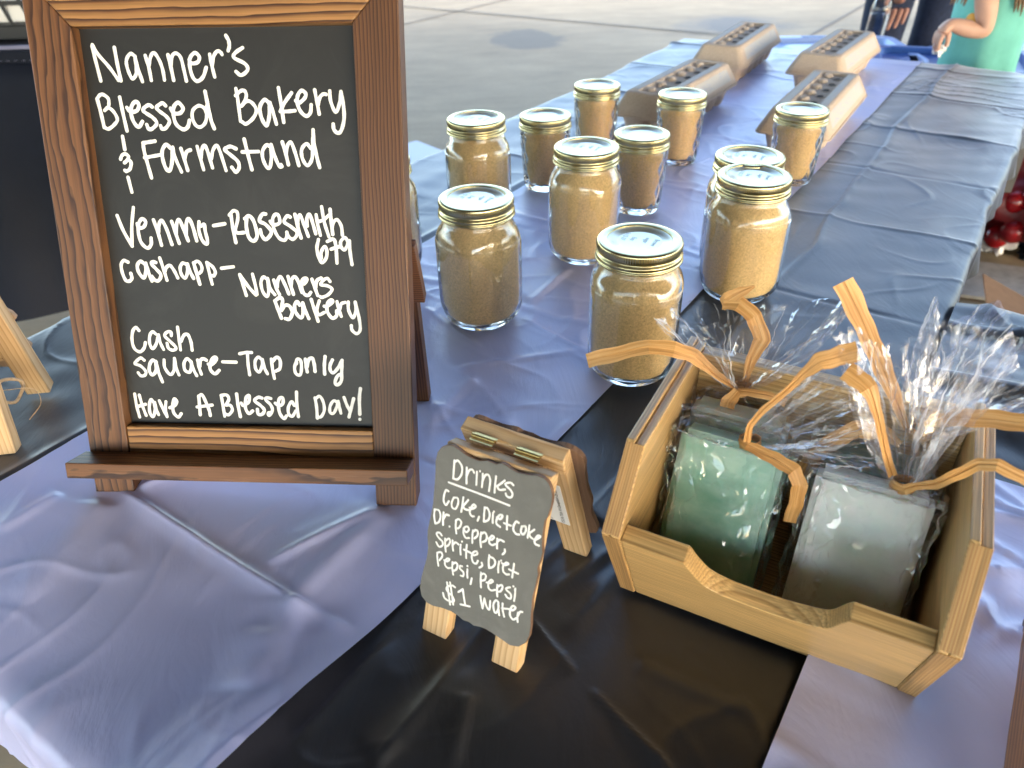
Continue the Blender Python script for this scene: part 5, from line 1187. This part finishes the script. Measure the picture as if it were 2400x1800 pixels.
# ------------------------------------------------------------------ people beyond the table
M['skin'] = plain('skin', (0.56, 0.33, 0.24), 0.5, 0, 0.4, 30, 0.08)
M['skin_tan'] = plain('tanned_skin', (0.34, 0.165, 0.115), 0.5, 0, 0.4, 40, 0.15)
M['teal'] = plain('teal_shirt', (0.17, 0.50, 0.43), 0.9, 0, 0.2, 18, 0.12, 0.003, 25)
M['denim'] = plain('dark_denim', (0.014, 0.022, 0.050), 0.85, 0, 0.3, 60, 0.35, 0.003, 30)
M['greyshirt'] = plain('grey_shirt', (0.10, 0.11, 0.13), 0.9, 0, 0.2)
M['hair'] = plain('brown_hair', (0.17, 0.105, 0.06), 0.55, 0, 0.4, 120, 0.4)
M['shoe'] = plain('shoe', (0.03, 0.03, 0.035), 0.7)
M['orange'] = plain('shirt_print', (0.70, 0.32, 0.04), 0.8)
M['eye'] = plain('eye', (0.03, 0.02, 0.015), 0.3); M['lip'] = plain('lip', (0.42, 0.16, 0.13), 0.5)
def figure(root, loc, chains, mat, name='body', sub=2):
    """chains: list of point lists (x, y, z, r[, r2]) in world space; chain points closer than 1 mm are shared"""
    pts, edges, roots, key = [], [], [], {}
    for ch in chains:
        prev = None
        for q in ch:
            k = tuple(round(v, 3) for v in q[:3])
            if k not in key:
                key[k] = len(pts); pts.append([q[0] - loc[0], q[1] - loc[1], q[2] - loc[2]] + list(q[3:]))
            i = key[k]
            if prev is not None and prev != i: edges.append((prev, i))
            prev = i
    # one root in every connected piece
    par = list(range(len(pts)))
    def f_(a):
        while par[a] != a: a = par[a]
        return a
    for a, b_ in edges: par[f_(a)] = f_(b_)
    me = bpy.data.meshes.new(name); me.from_pydata([p[:3] for p in pts], edges, []); me.update()
    o = bpy.data.objects.new(name, me); COL.objects.link(o); o.parent = root
    sk = o.modifiers.new('Skin', 'SKIN'); sk.use_smooth_shade = True; sk.branch_smoothing = 0.5
    if not me.skin_vertices: raise RuntimeError('no skin layer')
    seen = set()
    for i, p in enumerate(pts):
        d = me.skin_vertices[0].data[i]; d.radius = (p[3], p[4] if len(p) > 4 else p[3]); r_ = f_(i); d.use_root = r_ not in seen; seen.add(r_)
    ss = o.modifiers.new('Sub', 'SUBSURF'); ss.levels = sub; ss.render_levels = sub
    me.materials.append(mat); return o
def ringpts(c, rx, ry, n=28, ph=0.0, nz=0.0, seed=0):
    nn = Noise(500 + seed, f=1.0, oct_=3, dim=2); out = []
    for k in range(n):
        t = k * 6.28318 / n; w = 1 + nz * nn(np.array([math.cos(t) * 1.3, math.sin(t) * 1.3 + c[2] * 2]))
        out.append((c[0] + rx * w * math.cos(t + ph), c[1] + ry * w * math.sin(t + ph), c[2]))
    return out
def blobm(name, c, r_, mat, root, loc, seg=20):
    bm = bmesh.new(); bmesh.ops.create_uvsphere(bm, u_segments=seg, v_segments=seg // 2 + 2, radius=1, matrix=Matrix.Translation(Vector(c) - Vector(loc)) @ Matrix.Diagonal((*r_, 1)))
    return bm_obj(name, bm, mat, root, smooth=True, sharp=180)
# child in teal, in profile facing left, forearm held out over the table end
CY = 1.86
def cp(px, py, y=CY): return ony(px, py, y)
ch_c = cp(2288, 120); cl = (float(ch_c[0]), CY, GZ)
child = thing('person', 'child in a teal sleeveless shirt, bent arm held out, behind the far table end', 'person', cl)
elb = cp(2308, 78, CY - 0.085); wri = cp(2226, 56, CY - 0.075); knu = cp(2203, 78, CY - 0.075); sho = cp(2318, -75, CY - 0.075)
x0 = cl[0] + 0.012; zc = lambda h: GZ + h
hd = (x0 - 0.02, CY, zc(1.075))
def fing(base, d, ln, r_, curl):
    P = [np.array(base)]; d = np.array(d, float); d /= np.linalg.norm(d); pts = [(*P[0], r_ * 1.1)]
    for k in range(3):
        q = P[-1] + d * ln / 3; P.append(q); pts.append((*q, r_ * (1 - 0.12 * (k + 1)))); d = d + np.array(curl); d /= np.linalg.norm(d)
    return pts
wr = tuple(wri); kn = tuple(knu)
arm = [(x0, CY, zc(0.86), .058, .075), (x0 + .01, CY - .045, zc(0.87), .045), (*sho, .030), (*((sho + elb) / 2), .0245), (*elb, .0215), (*(elb * .55 + wri * .45), .0205), (*wr, .0150), (*(wri * .45 + knu * .55), .0180, .0115), (*kn, .0170, .0105)]
otharm = [(x0, CY, zc(0.86), .058, .075), (x0 + .01, CY + .045, zc(0.87), .045), (x0 + .02, CY + .105, zc(0.84), .030), (x0 + .03, CY + .12, zc(0.72), .027), (x0 + .01, CY + .12, zc(0.62), .024), (x0 - .05, CY + .11, zc(0.55), .017), (x0 - .08, CY + .11, zc(0.52), .018, .012)]
spine = [(x0, CY, zc(0.56), .072, .085), (x0 - .004, CY, zc(0.66), .062, .078), (x0 - .004, CY, zc(0.76), .062, .080), (x0, CY, zc(0.86), .058, .075), (x0, CY, zc(0.92), .032), (x0 - .006, CY, zc(0.965), .032), (x0 - .012, CY, zc(1.03), .070, .064), (x0 - .018, CY, zc(1.09), .083, .074), (x0 - .014, CY, zc(1.15), .062, .056)]
legs = [[(x0, CY, zc(0.56), .072, .085), (x0, CY + s * .05, zc(0.49), .062), (x0 - .004, CY + s * .055, zc(0.30), .043), (x0 + .008, CY + s * .055, zc(0.17), .040), (x0 + .008, CY + s * .055, zc(0.05), .026), (x0 - .05, CY + s * .058, zc(0.028), .024, .026), (x0 - .085, CY + s * .06, zc(0.022), .016, .020)] for s in (-1, 1)]
fin = []
dd = knu - wri; dd /= np.linalg.norm(dd); sidev = np.array([0.05, 1.0, 0.1])
for k, (ln, off) in enumerate(((.036, -.0125), (.041, -.004), (.038, .0045), (.030, .0125))):
    fin.append(fing(knu + sidev * off - dd * .004, dd * 0.6 + np.array([-0.12, 0, -0.85]) + sidev * off * 6, ln, .0062, (0.28, 0, -0.25)))
fin.append(fing(wri * .6 + knu * .4 + np.array([0.004, -.008, -.006]), np.array([0.15, -.35, -1.0]), .032, .0066, (-.15, .15, -.1)))
figure(child, cl, [spine, arm, otharm] + legs + fin, M['skin'])
shirt = []
for h, rx, ry, dx in ((0.42, .092, .108, -.002), (0.50, .089, .104, 0), (0.58, .085, .100, 0), (0.68, .077, .094, -.004), (0.77, .074, .094, -.006), (0.84, .072, .096, -.004), (0.88, .062, .090, 0), (0.905, .048, .070, 0)):
    shirt.append([(a - cl[0], b_ - cl[1], c_ - cl[2]) for a, b_, c_ in ringpts((x0 + dx, CY, zc(h)), rx, ry, 40, 0, 0.035, 3)])
loft('shirt', shirt, M['teal'], child, False, False)
blobm('shirt_print', (x0 - .0685, CY - .042, zc(0.805)), (.008, .022, .016), M['orange'], child, cl)
loft('shorts', [[(a - cl[0], b_ - cl[1], c_ - cl[2]) for a, b_, c_ in ringpts((x0, CY, zc(h)), rx, ry, 30)] for h, rx, ry in ((0.33, .080, .118), (0.42, .083, .112), (0.50, .080, .098), (0.56, .078, .092))], M['denim'], child, False, False)
blobm('hair', (x0 + .006, CY, zc(1.105)), (.093, .084, .088), M['hair'], child, cl)
def lock(name, pts, r_, root, loc): return tube(name, [np.array(p) - np.array(loc) for p in pts], lambda s: r_ * (1 - s) ** .5 + .0006, M['hair'], root, 7)
for k in range(16):
    a_ = (k / 16 - .5); yy = CY - .10 + .012 * (k % 5)
    e = cp(2372 + 26 * random.random(), 28 + 16 * random.random(), yy)
    lock('hair_lock', [(x0 + .05, CY - .03 + .07 * a_, zc(1.10)), (x0 + .085, yy, zc(0.98)), (float(e[0]) + .004, yy, float(e[2]) + 0.06), tuple(e)], .007, child, cl)
for k in range(10):
    yy = CY - .10 + .02 * (k % 3); e = cp(2222 + 38 * random.random(), 8 + 8 * random.random(), yy)
    lock('hair_lock', [(x0 - .02, CY - .07, zc(1.06)), (x0 - .05, yy, zc(0.95)), (float(e[0]) + .01, yy, float(e[2]) + .05), tuple(e)], .0045, child, cl)
for s in (-1, 1): blobm('eye', (x0 - .092, CY + s * .028, zc(1.085)), (.006, .009, .007), M['eye'], child, cl, 12)
blobm('nose', (x0 - .103, CY, zc(1.062)), (.010, .008, .010), M['skin'], child, cl, 12)
blobm('mouth', (x0 - .090, CY, zc(1.035)), (.008, .016, .005), M['lip'], child, cl, 12)
for s in (-1, 1): blobm('ear', (x0 + .002, CY + s * .078, zc(1.075)), (.012, .006, .018), M['skin'], child, cl, 12)
# scrap of white paper at the child's fingertips
sp = cp(2203, 116, CY - .075)
scr = bmesh.new(); bmesh.ops.create_icosphere(scr, subdivisions=3, radius=0.013)
nn = Noise(77, f=60, oct_=2, dim=3)
for v_ in scr.verts: q = np.array(v_.co); v_.co = Vector(q * (1 + 0.35 * float(nn(q))) * np.array([1, .6, .8]))
ps = bm_obj('paper_scrap', scr, M['paper']); ps.location = sp; setp(ps, 'crumpled white paper scrap held at the fingertips of the child in teal', 'paper')
# adult in dark jeans, seen from the thighs to the knees
AYD = 3.0
a1 = ony(2078, 30, AYD); a2 = ony(2196, 30, AYD + .06); al_ = (float((a1[0] + a2[0]) / 2), AYD, GZ)
adult = thing('person', 'adult in dark jeans standing on the concrete with a water bottle held low', 'person', al_)
xm = al_[0]
hnd = ony(2106, 12, AYD - .10); wrs = ony(2118, -52, AYD - .08)
def P3(x, y, h, *r_): return (x, y, GZ + h, *r_)
hip = P3(xm, AYD, .93, .15, .115)
spine = [hip, P3(xm, AYD, 1.06, .145, .105), P3(xm, AYD, 1.25, .165, .115), P3(xm, AYD, 1.40, .155, .10), P3(xm, AYD, 1.50, .06), P3(xm, AYD, 1.57, .058), P3(xm, AYD - .01, 1.66, .085, .095), P3(xm, AYD - .01, 1.74, .085, .098), P3(xm, AYD, 1.81, .06)]
wrs_t, hnd_t = (float(wrs[0]), float(wrs[1]), float(wrs[2])), (float(hnd[0]), float(hnd[1]), float(hnd[2]))
armL = [P3(xm, AYD, 1.40, .155, .10), P3(xm - .17, AYD, 1.41, .062), P3(xm - .21, AYD + .01, 1.14, .050), (wrs_t[0] * .5 + (xm - .21) * .5, AYD - .02, wrs_t[2] * .5 + (GZ + 1.14) * .5, .043), (*wrs_t, .030), (*[(a + b_) / 2 for a, b_ in zip(wrs_t, hnd_t)], .040, .022), (*hnd_t, .042, .019)]
armR = [P3(xm, AYD, 1.40, .155, .10), P3(xm + .17, AYD, 1.41, .062), P3(xm + .23, AYD + .02, 1.13, .050), P3(xm + .25, AYD - .02, .90, .036), P3(xm + .24, AYD - .04, .82, .040, .02), P3(xm + .24, AYD - .05, .74, .03, .016)]
fin = []
for k, (ln, off) in enumerate(((.066, -.032), (.076, -.011), (.070, .011), (.056, .031))):
    b0 = hnd + np.array([off, -.004, -.008]); fin.append(fing(b0, (off * .5 - .12, -.12, -1), ln, .0092, (-.20, -.22, .02)))
fin.append(fing(hnd + np.array([-.030, -.010, .040]), (-.8, -.35, -.5), .052, .0105, (.2, -.05, -.3)))
figure(adult, al_, [spine, armL, armR] + fin, M['skin_tan'])
lx1, lx2 = float(a1[0]), float(a2[0])
jl = [[hip[:3] + (.155, .125), P3(lx1 + .01, AYD, .82, .098, .10), P3(lx1, AYD, .64, .080, .088), P3(lx1 - .004, AYD, .47, .066, .075), P3(lx1, AYD + .02, .28, .066, .072), P3(lx1, AYD + .02, .07, .058, .062)],
      [hip[:3] + (.155, .125), P3(lx2 - .01, AYD + .05, .82, .098, .10), P3(lx2 + .002, AYD + .06, .64, .066, .085), P3(lx2 - .018, AYD + .06, .47, .056, .072), P3(lx2 - .03, AYD + .08, .28, .060, .07), P3(lx2 - .03, AYD + .08, .07, .055, .06)]]
figure(adult, al_, jl, M['denim'], 'jeans')
figure(adult, al_, [[P3(xm, AYD, .98, .155, .118), P3(xm, AYD, 1.1, .155, .115), P3(xm, AYD, 1.26, .172, .122), P3(xm, AYD, 1.42, .155, .105)], [P3(xm, AYD, 1.42, .155, .105), P3(xm - .18, AYD, 1.42, .07), P3(xm - .21, AYD, 1.22, .062)], [P3(xm, AYD, 1.42, .155, .105), P3(xm + .18, AYD, 1.42, .07), P3(xm + .22, AYD, 1.22, .062)]], M['greyshirt'], 'shirt')
for lx, ly in ((lx1, AYD), (lx2 - .03, AYD + .06)):
    figure(adult, al_, [[P3(lx, ly + .05, .055, .042, .04), P3(lx, ly - .04, .05, .045, .042), P3(lx, ly - .14, .038, .042, .03), P3(lx, ly - .19, .03, .03, .022)]], M['shoe'], 'shoe')
blobm('hair', (xm, AYD + .02, GZ + 1.76), (.098, .108, .10), M['hair'], adult, al_)
for s in (-1, 1): blobm('eye', (xm + s * .032, AYD - .105, GZ + 1.70), (.011, .007, .007), M['eye'], adult, al_, 12)
blobm('nose', (xm, AYD - .118, GZ + 1.665), (.013, .014, .018), M['skin_tan'], adult, al_, 12); blobm('mouth', (xm, AYD - .10, GZ + 1.625), (.024, .008, .006), M['lip'], adult, al_, 12)
for s in (-1, 1): blobm('ear', (xm + s * .088, AYD, GZ + 1.69), (.008, .016, .026), M['skin_tan'], adult, al_, 12)

# ------------------------------------------------------------------ water bottle held beside the hand
bt = ony(2044, 96, AYD - .16); bs = 0.0325
bottle = thing('water_bottle', 'clear plastic water bottle half full, held in front of the dark jeans', 'bottle', (float(bt[0]), AYD - .16, float(bt[2]) - 0.02), 0.0)
bottle.rotation_euler = (0, R(3), 0)
prof = [(0, .004), (.02, .002), (.027, 0), (.0315, .006), (bs, .014)] + [(bs - .0012 * (i % 2), .02 + i * .009) for i in range(10)] + [(bs, .115), (.0315, .128), (.027, .145), (.020, .163), (.0135, .176), (.0128, .192)]
inn = [(max(r_ - .0006, 0), z + .0005) for r_, z in prof][::-1]
inn[-1] = (0, .0048)
lathe('shell', prof + inn, M['clear'], bottle, 40)
m, nt, b = newmat('water'); b.inputs['Base Color'].default_value = (0.90, 0.96, 1.0, 1); b.inputs['Transmission Weight'].default_value = 1; b.inputs['Roughness'].default_value = 0.0; b.inputs['IOR'].default_value = 1.33; M['water'] = m
lathe('water', [(0, .0055)] + [(max(r_ - .0012, 0), z + .001) for r_, z in prof if .004 < z < .105][1:] + [(.031, .1065), (0, .1065)], M['water'], bottle, 32)
M['cap'] = plain('bottle_cap', (0.85, 0.87, 0.9), 0.4)
lathe('cap', [(0, .206), (.0138, .206), (.0146, .204), (.0146, .190), (.0136, .190)], M['cap'], bottle, 40)

# ------------------------------------------------------------------ blue storage totes behind the far end of the table
M['tote_pale'] = plain('tote_lid_pale', (0.40, 0.53, 0.82), 0.35, 0, 0.5, 8, 0.06)
M['tote_blue'] = plain('tote_blue', (0.030, 0.095, 0.33), 0.38, 0, 0.5, 8, 0.1)
M['tote_navy'] = plain('tote_navy', (0.010, 0.017, 0.05), 0.42)
def tote(label, cx, cy, rz, w, d, ztop, body, lidm, dish=True):
    h = ztop - GZ; t = thing('storage_tote', label, 'storage tote', (cx, cy, GZ), rz, 'storage totes behind the table')
    def rr(w_, d_, r_, z, n=6):
        P = []
        for qx, qy, a0 in ((1, 1, 0), (-1, 1, 90), (-1, -1, 180), (1, -1, 270)):
            for i in range(n): a_ = R(a0 + 90 * i / (n - 1)); P.append((qx * (w_ / 2 - r_) + r_ * math.cos(a_), qy * (d_ / 2 - r_) + r_ * math.sin(a_), z))
        return P
    rib = []
    for i, z in enumerate(np.linspace(0.0, h - .05, 9)): k = z / h; rib.append(rr(w * (.86 + .10 * k) + (.006 if i % 2 else 0), d * (.86 + .10 * k) + (.006 if i % 2 else 0), .04, z))
    loft('body', rib, body, t, sharp=50)
    loft('lid', [rr(w, d, .045, h - .055), rr(w + .02, d + .02, .05, h - .048), rr(w + .02, d + .02, .05, h - .018), rr(w, d, .045, h), rr(w - .05, d - .05, .035, h), rr(w - .07, d - .07, .03, h - .014), rr(w - .16, d - .16, .03, h - .014), rr(w - .18, d - .18, .03, h - .006)], lidm, t, sharp=40)
    for s in (-1, 1): prism('handle', rect(-.055, -.012, .055, .012), (0, s * (d / 2 - .012), h - .0125), (1, 0, 0), (0, 1, 0), (0, 0, 1), 0.014, M['tote_blue'], t, .003)
    return t
def tb(px, py, y): return ony(px, py, y)
q = tb(1905, 84, 2.50); tote('blue storage tote with a pale blue lid behind the back right egg carton', float(q[0]), 2.32, R(-6), 0.42, 0.36, float(q[2]), M['tote_blue'], M['tote_pale'])
q = tb(2090, 104, 2.30); tote('mid blue storage tote with blue lid left of the child in teal', float(q[0]) - .01, 2.13, R(-20), 0.22, 0.30, float(q[2]), M['tote_blue'], M['tote_blue'])
q = tb(2195, 110, 2.42); tote('dark navy tote directly behind the child in teal', float(q[0]) + .05, 2.26, R(-22), 0.28, 0.30, float(q[2]), M['tote_navy'], M['tote_blue'])
q = tb(2440, 84, 2.93); tote('dark tote with pale blue lid at the upper right corner', float(q[0]) + .02, 2.75, R(-24), 0.42, 0.34, float(q[2]), M['tote_navy'], M['tote_pale'])
# ------------------------------------------------------------------ right of the table: red bag, open carton, pale crate side
q = onz(2345, 585, GZ); rb = thing('netted_bag', 'bag of glossy red plastic balls lying on the floor past the right table edge', 'bag', (float(q[0]) + .12, float(q[1]) + .12, GZ))
M['red'] = plain('red_gloss', (0.26, 0.005, 0.008), 0.25, 0, 0.6, 12, 0.4)
M['dark_red'] = plain('dark_red', (0.13, 0.004, 0.006), 0.4)
bm = bmesh.new()
for i in range(95):
    a_ = random.random() * 6.283; rr = .30 * math.sqrt(random.random()); z = .05 + .42 * random.random() * (1 - (rr / .34) ** 2)
    bmesh.ops.create_uvsphere(bm, u_segments=14, v_segments=9, radius=.036 + .012 * random.random(), matrix=Matrix.Translation((rr * math.cos(a_), rr * math.sin(a_), z)))
o = bm_obj('red_balls', bm, M['red'], rb, smooth=True, sharp=180); o['kind'] = 'stuff'
bm = bmesh.new(); bmesh.ops.create_icosphere(bm, subdivisions=4, radius=1, matrix=Matrix.Translation((0, 0, .20)) @ Matrix.Diagonal((.30, .30, .20, 1))); nn = Noise(61, f=4, oct_=3, dim=3)
for v_ in bm.verts:
    q_ = np.array(v_.co); k = 1 + .10 * float(nn(q_)); v_.co = Vector((q_[0] * k, q_[1] * k, max(.003, q_[2])))
bm_obj('bag_film', bm, M['dark_red'], rb, smooth=True, sharp=180)
q = onz(2352, 690, GZ + .15); cb = thing('cardboard_box', 'open cardboard box on the floor at the right, paper poking out', 'box', (float(q[0]) + .16, float(q[1]) - .24, GZ), R(-25))
M['card'] = plain('cardboard', (0.23, 0.135, 0.078), 0.9, 0, 0.1, 40, 0.1)
hb = .15
for P0, ax, w_ in (((-.2, -.15, 0), (1, 0, 0), .4), ((-.2, .15, 0), (1, 0, 0), .4), ((-.2, -.15, 0), (0, 1, 0), .3), ((.2, -.15, 0), (0, 1, 0), .3)):
    n_ = (0, 1, 0) if ax[0] else (1, 0, 0)
    s_ = -1 if (P0[1] > 0 and ax[0]) or (P0[0] > 0 and ax[1]) else 1
    prism('side', rect(0.0045 if ax[1] else 0, .0, w_ - (0.0045 if ax[1] else 0), hb), P0, ax, (0, 0, 1), tuple(s_ * v for v in n_), .004, M['card'], cb, 0)
prism('bottom', rect(-.195, -.145, .195, .145), (0, 0, .001), (1, 0, 0), (0, 1, 0), (0, 0, 1), .004, M['card'], cb, 0)
for P0, ax, d, L in (((-.2, -.15, hb), (1, 0, 0), (0, -.75, .45), .4), ((-.2, .15, hb), (1, 0, 0), (0, .8, .25), .4), ((-.2, -.15, hb), (0, 1, 0), (-.8, 0, .35), .3)):
    d = np.array(d) / np.linalg.norm(d); n_ = np.cross(np.array(ax), d); prism('flap', rect(.003, .001, L - .003, .12), P0, ax, d, n_, .003, M['card'], cb, 0)
M['pinkpaper'] = plain('pink_paper', (0.36, 0.21, 0.24), 0.8)
def crumple(name, loc, size, mat, seed, root=None):
    bm = bmesh.new(); bmesh.ops.create_icosphere(bm, subdivisions=4, radius=1); n1_ = Noise(seed, f=1.2, oct_=3, dim=3)
    for v_ in bm.verts: q_ = np.array(v_.co); v_.co = Vector(q_ * (1 + .35 * float(n1_(q_))) * np.array(size))
    o = bm_obj(name, bm, mat, root); o.location = loc; return o
bpy.context.view_layer.update()
for lc_, sz_, mt_, sd0, lb_ in (((-.15, -.06, .09), (.03, .05, .06), 'pinkpaper', 91, 'crumpled dull pink paper inside the open cardboard box'), ((.04, -.09, .085), (.05, .05, .06), 'paper', 92, 'crumpled white paper inside the open cardboard box')):
    o = crumple('crumpled_paper', cb.matrix_world @ Vector(lc_), sz_, M[mt_], sd0); setp(o, lb_, 'paper')
q = onz(2235, 655, GZ); pcr = thing('folded_sheet', 'pale folded cardboard sheet on the floor beside the open cardboard box', 'cardboard sheet', (float(q[0]) + .05, float(q[1]) - .02, GZ), R(-22))
prism('panel', rect(-.20, -.13, .20, .13), (0, 0, .004), (1, 0, 0), (0, 1, 0), (0, 0, 1), .012, plain('pale_card', (0.42, 0.38, 0.33), .9, nsc=30), pcr, .002)
q = onz(2300, 575, GZ)
for k, (dx, dy, s_) in enumerate(((0.02, -.05, .045), (.12, -.10, .05))):
    o = crumple('plastic_wrapper', (float(q[0]) + dx, float(q[1]) + dy, GZ + .035), (s_, s_ * .8, .035), M['navy_cloth'] if k else M['paper'], 95 + k)
    setp(o, ('crumpled white plastic wrapper on the floor under the red bag' if not k else 'crumpled dark plastic wrapper on the floor by the red bag'), 'wrapper')
# ------------------------------------------------------------------ wire crate with white cartons on the far left table
q = ony(-20, 92, 2.35); wc = thing('wire_crate', 'black wire crate with white cartons behind its bars on the dark draped table', 'crate', (float(q[0]), 2.36, 0.0), R(2))
M['black_metal'] = plain('black_metal', (0.012, 0.012, 0.013), 0.4)
bm = bmesh.new()
for zz in (.035, .09, .145, .20):
    bmesh.ops.create_cube(bm, size=1, matrix=Matrix.Translation((0, -.10, zz)) @ Matrix.Diagonal((.44, .007, .011, 1)))
for k in range(9): bmesh.ops.create_cube(bm, size=1, matrix=Matrix.Translation((-.21 + k * .0525, -.1035, .11)) @ Matrix.Rotation(R(-14), 4, 'Y') @ Matrix.Diagonal((.008, .006, .20, 1)))
bm_obj('bars', bm, M['black_metal'], wc)
prism('base', rect(-.22, -.11, .22, .11), (0, 0, .001), (1, 0, 0), (0, 1, 0), (0, 0, 1), .035, M['black_metal'], wc, .003)
for k in range(4):
    o = prism('white_carton', rect(-.046, 0, .046, .16), (0, 0, 0), (1, 0, 0), (0, 0, 1), (0, 1, 0), .08, M['paper'], None, .003)
    o.rotation_euler = (0, 0, R(2)); xx = -.154 + k * .1; o.location = (float(q[0]) + xx * math.cos(R(2)) + .06 * math.sin(R(2)), 2.36 + xx * math.sin(R(2)) - .06 * math.cos(R(2)), 0.0372)
    setp(o, 'plain white carton standing inside the black wire crate at the upper left', 'carton', 'white cartons in the wire crate')
# pale plastic sheet on the concrete left of the table
q = onz(985, 378, GZ); sh = thing('plastic_sheet', 'pale grey plastic sheet on the ground beyond the left table edge', 'plastic sheet', (float(q[0]) - .12, float(q[1]), GZ), R(40))
prism('panel', rect(-.22, -.13, .22, .13), (0, 0, .001), (1, 0, 0), (0, 1, 0), (0, 0, 1), .02, plain('pale_plastic', (0.50, 0.53, 0.58), .5), sh, .006)
bpy.context.view_layer.update()
# small pieces belong to the part they sit on: thing > part > sub-part
NEST = {'lid_writing': 'lid', 'chalk_lettering': ('chalk_face', 'chalkboard'), 'sticker_print': 'sticker', 'dark_window_disc': 'lid', 'pulp_bump': 'lid', 'label': 'lid',
        'shirt_print': 'shirt', 'hair_lock': 'hair', 'handle': 'lid'}
def base(o): return o.name.split('.')[0]
for o in list(COL.objects):
    if o.parent is None and o.type == 'EMPTY':
        kids = list(o.children); by = {}
        for c in kids: by.setdefault(base(c), c)
        for c in kids:
            hosts = NEST.get(base(c)); 
            if not hosts: continue
            for h in ((hosts,) if isinstance(hosts, str) else hosts):
                if h in by and by[h] is not c: c.parent = by[h]; break
bpy.context.view_layer.update()
